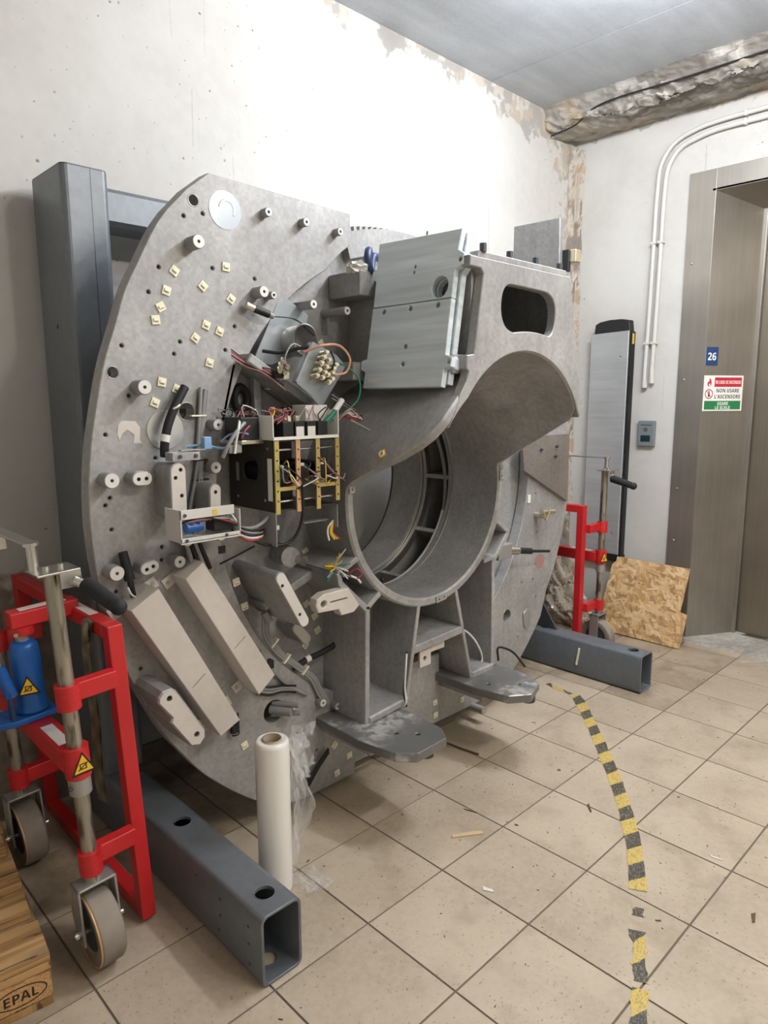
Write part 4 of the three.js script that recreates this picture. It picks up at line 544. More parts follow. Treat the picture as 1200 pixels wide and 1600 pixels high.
  part(wb, 'capacitor', bar([-0.27, 1.145, -0.46], [-0.22, 1.147, -0.46], 0.016), M.blue, 'blue capacitor'); part(wb, 'module', box(-0.19, -0.125, 1.128, 1.165, -0.49, -0.44, 0.003), M.black); part(wb, 'label', box(-0.205, -0.19, 1.182, 1.198, -0.42, -0.419, 0), M.wireYellow, 'yellow label'); for (let k = 0; k < 6; k++) part(wb, 'wire', cable([[-0.29 + k * 0.02, 1.16, -0.46], [-0.24 + k * 0.02, 1.17 + rnd(0.01), -0.43], [-0.18 + k * 0.01, 1.15 + rnd(0.02), -0.425], [-0.12, 1.14 + rnd(0.02), -0.43]], 0.003, 18, 5), wireMats[(k * 3 + 2) % 8]); for (const [x, y] of [[-0.3, 1.19], [-0.297, 1.118], [-0.17, 1.118]]) part(wb, 'screw', bar([x + 0.008, y, -0.421], [x + 0.008, y, -0.417], 0.005, 8), M.steelDark);
  // cables from the bracket to below the cage
  part(gan, 'cable', cable([[-0.12, 1.13, -0.45], [-0.06, 1.125, -0.43], [0.0, 1.15, -0.44], [0.03, 1.17, -0.47]], 0.006, 24), M.wireGrey); part(gan, 'cable', cable([[-0.12, 1.12, -0.46], [-0.06, 1.085, -0.44], [0.0, 1.06, -0.43], [0.07, 1.065, -0.42], [0.1, 1.11, -0.41], [0.105, 1.17, -0.40], [0.1, 1.24, -0.395]], 0.005, 40), M.black, 'black cable looping under the cage'); for (let k = 0; k < 5; k++) part(gan, 'cable', cable([[-0.115, 1.135 - k * 0.006, -0.45], [-0.08, 1.12 - k * 0.008, -0.43], [-0.03, 1.11 - k * 0.006, -0.44], [0.0, 1.105 - k * 0.004, -0.47]], 0.004, 16), [M.black, M.wireGrey, M.black, M.wireWhite, M.wireRed][k]); part(gan, 'plug', box(0.0, 0.05, 1.1, 1.115, -0.47, -0.45, 0.003), M.white); part(gan, 'cable', cable([[-0.04, 1.06, -0.46], [-0.08, 1.03, -0.5], [-0.11, 1.0, -0.55]], 0.003, 16), M.black);
  for (const g of [box(0.0, 0.003, 1.06, 1.165, -0.49, -0.4, 0), box(0.246, 0.249, 1.09, 1.165, -0.45, -0.4, 0), box(0.14, 0.25, 1.11, 1.113, -0.47, -0.44, 0)]) part(gan, 'thin_strip', g, M.wireGrey);
  for (const [m, o] of [[M.wireYellow, 0], [M.wireRed, 0.01], [M.wireWhite, -0.012], [M.wireYellow, 0.006]]) part(gan, 'wire', cable([[0.245, 1.11, -0.42], [0.235 + o, 1.09, -0.42], [0.232 + o, 1.07, -0.42], [0.25 + o * 2, 1.045, -0.42]], 0.0035, 14, 6), m);
  for (let k = 0; k < 14; k++) { const a = rnd(6.28), L = rnd(0.03, 0.075); part(gan, 'wire', cable([[0.262, 0.945, -0.45], [0.262 + Math.cos(a) * L * 0.4, 0.945 + Math.sin(a) * L * 0.4, -0.435 + rnd(0.02)], [0.262 + Math.cos(a) * L, 0.94 + Math.sin(a) * L, -0.42 + rnd(0.02)]], 0.0026, 10, 5), [M.wireYellow, M.wireWhite, M.cream, M.wireGreen, M.wireBlue, M.black][k % 6]); } part(gan, 'plug', box(0.245, 0.28, 0.935, 0.955, -0.46, -0.44, 0.003), M.wireYellow); part(gan, 'cable', cable([[0.265, 0.94, -0.45], [0.29, 0.92, -0.42], [0.325, 0.90, -0.39], [0.335, 0.885, -0.385]], 0.004, 16), M.wireWhite); part(gan, 'wire', cable([[0.3, 0.92, -0.41], [0.325, 0.935, -0.39], [0.335, 0.915, -0.38], [0.32, 0.905, -0.385]], 0.003, 16, 5), M.wireRed);
  // triangular pocket with slanted bar above the cage
  part(gan, 'slanted_bar', plate2([0.012, 1.636], [0.312, 1.462], 0.03, RZ, -0.53, 0.004), M.castRough, 'slanted brown grey bar'); part(gan, 'slanted_bar_edge', plate2([0.0, 1.62], [-0.05, 1.44], 0.012, RZ, -0.6, 0.002), M.castRough); part(gan, 'pocket_floor', ext([[0.0, 1.61], [-0.05, 1.4], [0.2, 1.4], [0.29, 1.46]], RZ + 0.0005, RZ + 0.004, 0), M.castRough);
  part(gan, 'strut', box(0.085, 0.112, 1.44, 1.595, RZ, -0.62, 0.002), M.cast); part(gan, 'grommet', new THREE.TorusGeometry(0.03, 0.013, 10, 24).scale(0.8, 1.2, 1).translate(0.045, 1.51, -0.64), M.rubber, 'black rubber grommet');
  part(gan, 'pull_strap', cable([[0.15, 1.555, -0.62], [0.17, 1.545, -0.6], [0.19, 1.515, -0.61], [0.23, 1.49, -0.62], [0.27, 1.46, -0.62]], 0.007, 24), M.cast); part(gan, 'tie_mount', box(0.138, 0.16, 1.54, 1.565, -0.64, -0.615, 0.002), M.cream);
  // zinc plates with the lens barrel and coaxial plugs
  const z1 = part(gan, 'zinc_plate', ext([[0.17, 1.82], [0.215, 1.835], [0.3, 1.79], [0.26, 1.66], [0.139, 1.62], [0.07, 1.63]], -0.605, -0.598, 0.001, [circlePts(0.232, 1.7, 0.04, 24)]), M.zinc, 'zinc sheet with a barrel'); part(z1, 'barrel', (() => { const g = lathe([[0.04, 0], [0.05, 0], [0.054, 0.07], [0.048, 0.07], [0.04, 0.0]], 28); g.rotateX(Math.PI / 2); return g.translate(0.232, 1.7, -0.6); })(), M.machined); part(z1, 'barrel_bottom', ext(circlePts(0.232, 1.7, 0.041, 28), -0.604, -0.6, 0, [circlePts(0.222, 1.692, 0.024, 20)]), M.machined);
  const z2 = part(gan, 'zinc_plate', ext([[0.2, 1.683], [0.215, 1.69], [0.313, 1.652], [0.352, 1.618], [0.243, 1.479], [0.201, 1.52], [0.133, 1.565]], -0.475, -0.468, 0.001), M.zinc, 'zinc sheet carrying coaxial plugs'); part(z2, 'flange', plate2([0.2, 1.686], [0.13, 1.562], 0.008, -0.474, -0.45, 0.001), M.zinc);
  const bncs = [[0.245, 1.655], [0.235, 1.64], [0.255, 1.632], [0.225, 1.622], [0.245, 1.61], [0.215, 1.6], [0.238, 1.592], [0.205, 1.582], [0.228, 1.576], [0.25, 1.585], [0.275, 1.605], [0.27, 1.59], [0.268, 1.572], [0.255, 1.562], [0.285, 1.618]]; for (const [x, y] of bncs) part(gan, 'coax_plug', mergeGeometries([bar([x, y, -0.468], [x - 0.004, y + 0.001, -0.445], 0.0075, 10), bar([x - 0.004, y + 0.001, -0.445], [x - 0.012, y + 0.002, -0.42], 0.0058, 10), bar([x - 0.006, y + 0.001, -0.438], [x - 0.008, y + 0.001, -0.432], 0.0085, 10)]), M.brass); for (const [x, y] of [[0.13, 1.635], [0.12, 1.62], [0.145, 1.618], [0.115, 1.605], [0.135, 1.6]]) part(gan, 'coax_plug', mergeGeometries([bar([x, y, -0.52], [x - 0.02, y - 0.008, -0.49], 0.008, 10), bar([x - 0.02, y - 0.008, -0.49], [x - 0.03, y - 0.012, -0.475], 0.006, 10)]), M.brass);
  part(gan, 'cable', cable([[0.16, 1.655, -0.45], [0.2, 1.675, -0.4], [0.27, 1.675, -0.4], [0.31, 1.635, -0.4], [0.30, 1.595, -0.41], [0.26, 1.586, -0.42]], 0.004, 40), M.wireOrange, 'orange cable loop'); part(gan, 'cable', cable([[0.28, 1.63, -0.44], [0.32, 1.61, -0.42], [0.35, 1.57, -0.4], [0.345, 1.51, -0.4], [0.30, 1.47, -0.41], [0.25, 1.44, -0.42], [0.21, 1.43, -0.43]], 0.0032, 40), M.wireGreen, 'green wire arc'); part(gan, 'cable', cable([[0.262, 1.66, -0.44], [0.26, 1.63, -0.42], [0.255, 1.60, -0.43]], 0.003, 12), M.black); part(gan, 'cable', cable([[0.08, 1.66, -0.56], [0.12, 1.655, -0.52], [0.17, 1.67, -0.48], [0.2, 1.675, -0.46]], 0.006, 20), M.black); part(gan, 'cable', cable([[0.13, 1.6, -0.5], [0.11, 1.64, -0.48], [0.14, 1.68, -0.48], [0.18, 1.67, -0.48]], 0.003, 20), M.wireGrey);
  part(gan, 'wire_stub', bar([0.31, 1.44, -0.4], [0.36, 1.405, -0.36], 0.004, 8), M.wireGrey); part(gan, 'cable', cable([[0.19, 1.42, -0.42], [0.24, 1.46, -0.41], [0.28, 1.5, -0.42]], 0.008, 16), M.wireGreen); part(gan, 'cable_sleeve', bar([0.25, 1.47, -0.41], [0.29, 1.505, -0.42], 0.01), M.wireWhite); for (let k = 0; k < 7; k++) part(gan, 'wire', cable([[0.27, 1.43, -0.43], [0.3, 1.45 + k * 0.004, -0.42 + k * 0.004], [0.33, 1.44 + rnd(0.03), -0.41], [0.345 + rnd(0.03), 1.44 + rnd(0.02), -0.4]], 0.003, 16, 5), [M.wireRed, M.wireRed, M.black, M.wireWhite, M.wireWhite, M.wireGrey, M.wirePink][k]);
  for (let k = 0; k < 5; k++) part(gan, 'wire', cable([[-0.035, 1.66 - k * 0.006, -0.56], [0.01, 1.63 - k * 0.005, -0.55], [0.06, 1.607 - k * 0.004, -0.53], [0.1 + k * 0.008, 1.6 - k * 0.016, -0.51]], 0.0022, 18, 5), [M.black, M.wireRed, M.wirePink, M.black, M.wirePink][k]); part(gan, 'plug', box(0.085, 0.12, 1.575, 1.6, -0.53, -0.5, 0.004), M.black); part(gan, 'plug', box(0.12, 0.145, 1.57, 1.595, -0.53, -0.505, 0.004), M.cream);
  part(gan, 'plug', bar([0.06, 1.79, -0.57], [0.11, 1.775, -0.56], 0.012, 12), M.black, 'black connector near the upper bosses'); part(gan, 'plug', bar([0.035, 1.8, -0.575], [0.06, 1.79, -0.57], 0.012, 12), M.brass); part(gan, 'plug', bar([0.11, 1.775, -0.56], [0.125, 1.77, -0.56], 0.009, 12), M.wireGrey); part(gan, 'wire', cable([[0.125, 1.77, -0.56], [0.18, 1.77, -0.55], [0.22, 1.76, -0.55], [0.28, 1.745, -0.55]], 0.002, 20, 5), M.wireGreen); part(gan, 'wire', cable([[0.125, 1.77, -0.56], [0.2, 1.765, -0.54], [0.24, 1.74, -0.54], [0.28, 1.715, -0.54]], 0.002, 20, 5), M.black); for (let k = 0; k < 4; k++) part(gan, 'wire', cable([[0.28, 1.53 - k * 0.006, -0.46], [0.31, 1.51 - k * 0.005, -0.45], [0.36, 1.475 - k * 0.004, -0.43]], 0.003, 12, 5), [M.black, M.wireGrey, M.black, M.castRough][k]);
  // lower left cables
  for (const o of [0, 0.012, 0.022]) part(gan, 'cable', cable([[0.07 + o, 0.79, -0.58], [0.055 + o, 0.76, -0.57], [0.07 + o, 0.71, -0.585], [0.123 + o, 0.63, -0.59], [0.2 + o, 0.56, -0.59], [0.27 + o, 0.49, -0.59], [0.30 + o, 0.43, -0.59], [0.325 + o, 0.38, -0.58]], 0.006, 46), M.wireGrey); for (const [x, y] of [[0.1, 0.675], [0.15, 0.605], [0.23, 0.54]]) part(gan, 'cable_tie', B(0.04, 0.006, 0.02, 0.001).rotateZ(0.7).translate(x + 0.01, y, -0.588), M.cream); part(gan, 'cable_sleeve', bar([0.062, 0.8, -0.57], [0.08, 0.765, -0.565], 0.013), M.wireGrey);
  part(gan, 'cable', cable([[0.2, 0.555, -0.6], [0.26, 0.57, -0.6], [0.34, 0.58, -0.6], [0.4, 0.6, -0.6], [0.42, 0.64, -0.63]], 0.011, 30), M.rubber, 'short black cable'); part(gan, 'cable_sleeve', bar([0.255, 0.57, -0.6], [0.275, 0.573, -0.6], 0.013), M.white); part(gan, 'cable', cable([[0.05, 0.66, -0.59], [0.1, 0.58, -0.59], [0.17, 0.5, -0.59], [0.25, 0.44, -0.59]], 0.007, 24), M.wireGrey); for (let k = 0; k < 4; k++) part(gan, 'cable', cable([[0.03, 0.545 - k * 0.01, -0.585], [0.08, 0.525 - k * 0.01, -0.58], [0.13, 0.515 - k * 0.008, -0.58], [0.2, 0.49 - k * 0.008, -0.59]], 0.004, 18), [M.black, M.wireGrey, M.wireGrey, M.black][k]); part(gan, 'black_square', box(0.075, 0.1, 0.59, 0.62, -0.6, -0.575, 0.002), M.black); part(gan, 'black_square', box(-0.085, -0.06, 1.02, 1.045, -0.6, -0.597, 0.001), M.black);
  part(gan, 'hose_fitting', mergeGeometries([bar([0.11, 0.42, -0.62], [0.15, 0.42, -0.55], 0.016), bar([0.12, 0.44, -0.62], [0.17, 0.445, -0.53], 0.01), bar([0.115, 0.4, -0.62], [0.18, 0.41, -0.54], 0.009)]), M.wireGrey); part(gan, 'spring_coil', cable(Array.from({ length: 40 }, (_, i) => [-0.06 + 0.014 * Math.cos(i * 1.2), 0.47 - i * 0.0018, -0.585 + 0.014 * Math.sin(i * 1.2)]), 0.003, 160, 5), M.black); for (let k = 0; k < 3; k++) part(gan, 'cable', cable([[0.25, 0.1 - k * 0.01, -0.59], [0.29, 0.15 - k * 0.008, -0.585], [0.34, 0.2 - k * 0.008, -0.58]], 0.005, 14), M.black);
}
// ---------------------------------------------------------------- lifting trolleys
const triMap = (() => canvasTex(128, 128, (c) => { c.fillStyle = '#111'; c.beginPath(); c.moveTo(64, 4); c.lineTo(126, 118); c.lineTo(2, 118); c.fill(); c.fillStyle = '#e8b820'; c.beginPath(); c.moveTo(64, 20); c.lineTo(112, 110); c.lineTo(16, 110); c.fill(); c.strokeStyle = '#222'; c.lineWidth = 6; c.strokeRect(48, 68, 30, 26); c.beginPath(); c.moveTo(36, 98); c.lineTo(94, 62); c.stroke(); }))();
const triMat = std({ map: triMap, roughness: 0.45 });
function triGeo(s) { const g = new THREE.ShapeGeometry(shapeOf([[-s, -s * 0.9], [s, -s * 0.9], [0, s]])); const p = g.attributes.position, uv = g.attributes.uv; for (let i = 0; i < p.count; i++) uv.setXY(i, 0.5 + p.getX(i) / (2 * s), 1 - (1 - (p.getY(i) + s * 0.9) / (1.9 * s)) * 0.9 - 0.04); return g; }
function trolley(s, x0, z0, label, zl = -0.8, zc = -0.55, jz = -0.27) {   // s: side the columns stand on; frame plane x0, near post z0
  const t = thing('lifting_trolley', label, 'trolley', [x0, 0, z0 - 0.4]);
  const Q = (x, y, z) => [x0 + s * x, y, z0 + z]; const w = 0.042;
  const bx = (xa, xb, ya, yb, za, zb, r) => { const a = x0 + s * xa, b = x0 + s * xb; return box(Math.min(a, b), Math.max(a, b), ya, yb, z0 + za, z0 + zb, r); };
  const f = part(t, 'frame', mergeGeometries([bx(-w / 2, w / 2, 0.004, 0.905, -w, 0, 0.004), bx(-w / 2, w / 2, 0.004, 0.905, zl, zl + w, 0.004), bx(-w / 2, w / 2, 0.863, 0.905, zl + w, -w, 0.004), bx(-w / 2, w / 2, 0.004, 0.046, zl + w, -w, 0.004)]), M.red, 'red rectangular tube frame');
  part(f, 'safety_label', bx(-0.014, 0.012, 0.905, 0.9058, -0.3, -0.14, 0), M.white, 'white printed label strip'); part(f, 'safety_label', bx(-0.01, 0.01, 0.905, 0.9058, -0.46, -0.42, 0), M.wireGrey);
  const cz = [0.03, zc], cx = 0.15;
  cz.forEach((z, k) => {
    const col = part(t, 'column', bar(Q(cx, 0.24, z), Q(cx, 1.1, z), 0.0195, 20), M.wornSteel, 'worn steel column'); part(col, 'collar', bar(Q(cx, 0.5, z), Q(cx, 0.545, z), 0.028, 20), M.machined); part(col, 'collar_screw', bar(Q(cx + 0.02, 0.525, z + 0.01), Q(cx + 0.034, 0.525, z + 0.014), 0.005, 8), M.steelDark);
    for (const [ya, yb] of [[0.735, 0.8], [0.265, 0.33]]) { const a = part(t, 'arm', bx(0.02, cx - 0.02, ya + 0.008, yb - 0.008, z - 0.018 - (k ? 0 : 0.02), z + 0.018 - (k ? 0 : 0.02), 0.004), M.red); part(a, 'sleeve', bar(Q(cx, ya, z), Q(cx, yb, z), 0.03, 22), M.red); }
    // castor
    const fork = part(t, 'castor_fork', mergeGeometries([bx(cx - 0.052, cx - 0.045, 0.075, 0.243, z - 0.028, z + 0.028, 0.002), bx(cx + 0.045, cx + 0.052, 0.075, 0.243, z - 0.028, z + 0.028, 0.002), bx(cx - 0.052, cx + 0.052, 0.236, 0.243, z - 0.028, z + 0.028, 0.002)]), M.machined, 'steel castor fork'); part(fork, 'axle', bar(Q(cx - 0.066, 0.102, z), Q(cx + 0.066, 0.102, z), 0.008, 10), M.chrome); part(fork, 'axle_nut', bar(Q(cx + 0.056, 0.102, z), Q(cx + 0.064, 0.102, z), 0.013, 6), M.chrome);
    const wg = lathe([[0, -0.02], [0.06, -0.02], [0.066, -0.032], [0.096, -0.034], [0.102, -0.026], [0.102, 0.026], [0.096, 0.034], [0.066, 0.032], [0.06, 0.02], [0, 0.02]], 40); wg.rotateZ(Math.PI / 2); wg.translate(...Q(cx, 0.102, z)); const wh = part(t, 'wheel', wuv(wg), M.wheel, 'scuffed grey castor wheel'); part(wh, 'hub', bar(Q(cx - 0.03, 0.102, z), Q(cx + 0.03, 0.102, z), 0.058, 24), M.steelDark); part(wh, 'tyre_edge', new THREE.TorusGeometry(0.097, 0.003, 6, 40).rotateY(Math.PI / 2).translate(...Q(cx + 0.033, 0.102, z)), M.orangeZn);
    // steering head
    const hd = part(t, 'steering_head', mergeGeometries([bx(cx - 0.05, cx + 0.05, 1.098, 1.104, z - 0.025, z + 0.06, 0.002), bx(cx - 0.05, cx + 0.0, 1.06, 1.104, z + 0.055, z + 0.061, 0.002)]), M.chrome, 'bent chrome steering plate'); part(hd, 'pin', bar(Q(cx + 0.035, 1.104, z - 0.01), Q(cx + 0.035, 1.165, z - 0.01), 0.013, 16), M.chrome); part(hd, 'pin_head', bar(Q(cx + 0.035, 1.165, z - 0.01), Q(cx + 0.035, 1.173, z - 0.01), 0.02, 18), M.chrome);
    for (const a of [-0.02, 0.015]) part(hd, 'bolt', bar(Q(cx + a, 1.104, z + 0.01), Q(cx + a, 1.112, z + 0.01), 0.009, 6), M.chrome);
    const hs = k ? 1 : -1; const h0 = Q(cx - 0.03, 1.075, z + 0.06), h1 = Q(cx - 0.055, 1.06, z + 0.075), h2 = Q(cx - 0.07, 1.03, z + 0.215);
    const gr = part(t, 'handle', bar(k ? Q(cx + 0.03, 1.07, z) : h0, k ? Q(cx + 0.07, 1.07, z + 0.02) : h1, 0.012, 12), M.chrome); const ga = k ? Q(cx + 0.06, 1.07, z + 0.015) : h1, gb = k ? Q(cx + 0.19, 1.05, z + 0.06) : h2; part(gr, 'grip', bar(ga, gb, 0.021, 18, 0.018), M.rubber, 'black rubber grip'); const E = (q) => ga.map((v, i) => v + (gb[i] - v) * q); for (const q of [0.06, 0.96]) part(gr, 'grip_ring', new THREE.SphereGeometry(0.02, 14, 10).translate(...E(q)), M.rubber);
  });
  part(t, 'link_bar', beam(Q(cx + 0.035, 1.168, cz[0] - 0.01), Q(cx + 0.035, 1.168, cz[1] - 0.01), 0.034, 0.006, 0.002), M.chrome, 'flat steel link bar between the columns');
  const cb = part(t, 'lift_beam', bx(cx - 0.03, cx + 0.03, 0.555, 0.615, cz[1] + 0.02, cz[0] - 0.02, 0.005), M.red, 'red lifting beam'); cz.forEach((z) => part(cb, 'sleeve', bar(Q(cx, 0.548, z), Q(cx, 0.63, z), 0.032, 24), M.red)); part(cb, 'safety_label', bx(cx - 0.012, cx + 0.02, 0.6155, 0.6163, -0.17, -0.03, 0), M.white, 'white printed label strip');
  const tr = mesh(triGeo(0.032), triMat, 'warning_triangle'); tr.userData.label = 'yellow warning triangle'; { const b = bases.get(t); tr.position.set(x0 + s * cx - b.x + (s < 0 ? 0.004 : -0.02), 0.592, z0 + cz[0] + 0.0325 - b.z); tr.rotation.y = s < 0 ? 0.0 : -0.3; t.add(tr); }
  // bottle jack
  const jx = 0.155, jm = part(t, 'bottle_jack', (() => { const g = lathe([[0, 0], [0.046, 0], [0.046, 0.012], [0.04, 0.03], [0.04, 0.17], [0.037, 0.195], [0.028, 0.21], [0, 0.21]], 30); return g.translate(...Q(jx, 0.632, jz)); })(), M.blue, 'blue bottle jack');
  part(jm, 'base_plate', extY([[-0.055, -0.05], [0.06, -0.055], [0.12, -0.03], [0.12, 0.03], [0.06, 0.055], [-0.055, 0.05]].map(([a, b]) => [x0 + s * (jx + a), z0 + jz + b]), 0.616, 0.634, 0.004), M.blue); part(jm, 'ram', bar(Q(jx, 0.84, jz), Q(jx, 0.88, jz), 0.018), M.machined);
  const lev = part(jm, 'lever_socket', bar(Q(jx + 0.055, 0.7, jz + 0.03), Q(jx + 0.075, 0.79, jz + 0.02), 0.017), M.blue); part(lev, 'lever', bar(Q(jx + 0.075, 0.79, jz + 0.02), Q(jx + 0.12, 0.91, jz), 0.011), M.wornSteel); part(lev, 'link', beam(Q(jx + 0.06, 0.63, jz + 0.03), Q(jx + 0.06, 0.72, jz + 0.03), 0.012, 0.03), M.blueDark);
  const tj = mesh(triGeo(0.03), triMat, 'warning_triangle'); tj.userData.label = 'yellow warning triangle'; { const b = bases.get(t); const a = s < 0 ? -0.32 : -0.6; tj.position.set(x0 + s * jx - b.x + 0.0415 * Math.sin(a), 0.72, z0 + jz - b.z + 0.0415 * Math.cos(a)); tj.rotation.y = a; t.add(tj); }
  const tb = part(t, 'jack_bracket', bx(0.0, jx + 0.03, 0.885, 0.93, jz - 0.028, jz + 0.028, 0.005), M.red, 'red bracket over the jack'); part(tb, 'cup', bar(Q(jx, 0.862, jz), Q(jx, 0.886, jz), 0.034, 22), M.red); part(tb, 'label', bx(0.03, jx, 0.93, 0.9308, jz - 0.015, jz + 0.015, 0), M.white);
  part(tb, 'set_screw', bar(Q(jx + 0.02, 0.872, jz + 0.03), Q(jx + 0.025, 0.872, jz + 0.04), 0.006, 8), M.chrome);
  return t;
}
{ const t = trolley(-1, -0.45, -0.45, 'red lifting trolley with blue bottle jack in the left foreground'); t.rotation.z = 0.05; t.position.y = 0.0105; }
trolley(1, 2.33, -0.665, 'red lifting trolley at the far end, in front of the right wall', -0.6, -0.5, -0.34);
{
  const t = thing('webbing_strap', 'olive webbing strap hung over the top tube of the left trolley', 'strap', [-0.463, 0.4, -0.53]);
  const rib = (pts, wv, name) => { const c = new THREE.CatmullRomCurve3(pts.map((p) => V(...p))); const n = 60, P = [], wd = V(...wv); for (let i = 0; i < n; i++) { const a = c.getPoint(i / n), b = c.getPoint((i + 1) / n); const e = V(0.0016, 0, 0.0016); const q = (p, s, k) => p.clone().addScaledVector(wd, s).addScaledVector(e, k); for (const k of [1, -1]) { const A = q(a, -1, k), Bb = q(a, 1, k), Cc = q(b, 1, k), D = q(b, -1, k); P.push(...A.toArray(), ...Bb.toArray(), ...Cc.toArray(), ...A.toArray(), ...Cc.toArray(), ...D.toArray()); } } const g = new THREE.BufferGeometry(); g.setAttribute('position', new THREE.BufferAttribute(new Float32Array(P), 3)); g.computeVertexNormals(); part(t, name, wuv(g), std({ map: tex(64, 64, (u, v) => { const k = 96 + 26 * Math.sin(u * 80) * Math.sin(v * 80) + (fbm(u * 8, v * 8, 8, 3) - 0.5) * 30; return [k, k * 0.93, k * 0.72]; }), roughness: 0.9, side: THREE.DoubleSide })); };
  t.position.x -= 0.034;
  rib([[-0.436, 0.86, -0.56], [-0.438, 0.905, -0.56], [-0.45, 0.912, -0.56], [-0.475, 0.912, -0.56], [-0.49, 0.905, -0.56], [-0.495, 0.86, -0.565], [-0.49, 0.78, -0.58], [-0.485, 0.6, -0.57], [-0.49, 0.45, -0.56], [-0.48, 0.36, -0.57]], [0.004, 0, 0.02], 'strap_tail');
  part(t, 'knot', new THREE.TorusGeometry(0.022, 0.009, 8, 18).rotateY(0.9).translate(-0.492, 0.875, -0.563), std({ color: 0x5d5742, roughness: 0.9 }));
}
// ---------------------------------------------------------------- pallet
{
  const t = thing('wooden_pallet', 'worn wooden pallet stamped EPAL at the lower left', 'pallet', [-1.15, 0, -0.75]);
  const wood = [0, 1, 2].map((k) => std({ map: tex(256, 512, (u, v) => { const g = fbm(u * 26 + k * 7, v * 3, 26, 4, 3), n = fbm(u * 5 + k, v * 5, 5, 3), d = fbm(u * 30, v * 8 + k * 3, 30, 3); let c = mixc([184, 146, 96], [142, 106, 64], smooth(0.35, 0.7, g)); c = mixc(c, [110, 92, 70], smooth(0.5, 0.7, n) * 0.5); if (d > 0.74) c = mixc(c, [60, 46, 30], 0.7); return c; }), roughness: 0.8 }));
  const chip = std({ map: tex(256, 256, (u, v) => { const n = fbm(u * 40, v * 40, 40, 3); return mixc([196, 152, 98], [128, 88, 50], smooth(0.3, 0.7, n)); }), roughness: 0.9, bumpMap: castBump, bumpScale: 0.002 });
  const rot = (g) => { g.rotateY(-0.12); return g.translate(-0.75, 0, -0.362); };   // local: corner at the origin, x to the left is negative, z back is negative
  const grain = (g) => { const uv = g.attributes.uv; for (let i = 0; i < uv.count; i++) { const a = uv.getX(i), b = uv.getY(i); uv.setXY(i, b * 3, a * 0.8); } return g; };
  const bw = [0.145, 0.1, 0.145, 0.1, 0.145], gap = 0.04; let z = 0; bw.forEach((w, i) => { part(t, 'deck_board', rot(grain(box(-1.2, [0, -0.008, -0.004, -0.012, 0][i], 0.122, 0.144, z - w, z, 0.002))), wood[i % 3]); z -= w + gap; });
  for (const x of [-0.145, -0.672, -1.2]) part(t, 'stringer_board', rot(box(x, x + 0.145, 0.1, 0.1215, -0.795, 0, 0.002)), wood[1]);
  for (const x of [-0.145, -0.672, -1.2]) for (const zz of [-0.1, -0.447, -0.795]) part(t, 'block', rot(box(x, x + 0.145, 0.022, 0.0995, zz, zz + 0.1, 0.006)), chip);
  for (const zz of [-0.1, -0.447, -0.795]) part(t, 'bottom_board', rot(box(-1.2, 0, 0, 0.0215, zz, zz + 0.1, 0.002)), wood[2]);
  const st = canvasTex(256, 128, (c) => { c.fillStyle = '#bd9260'; c.fillRect(0, 0, 256, 128); for (let i = 0; i < 900; i++) { c.fillStyle = ['#a87c4c', '#c89e6c', '#94683c', '#d0aa7a'][i % 4]; c.fillRect(rnd(256), rnd(128), rnd(2, 7), rnd(2, 5)); } c.strokeStyle = '#2a1d12'; c.lineWidth = 6; c.beginPath(); c.ellipse(128, 66, 112, 46, 0, 0, 7); c.stroke(); c.fillStyle = '#2a1d12'; c.font = 'bold 66px sans-serif'; c.textAlign = 'center'; c.fillText('EPAL', 128, 90); });
  part(t, 'stamp', rot(new THREE.PlaneGeometry(0.135, 0.07).translate(-0.0725, 0.061, 0.0006)), std({ map: st, roughness: 0.9 }), 'burnt EPAL stamp in an oval');
}
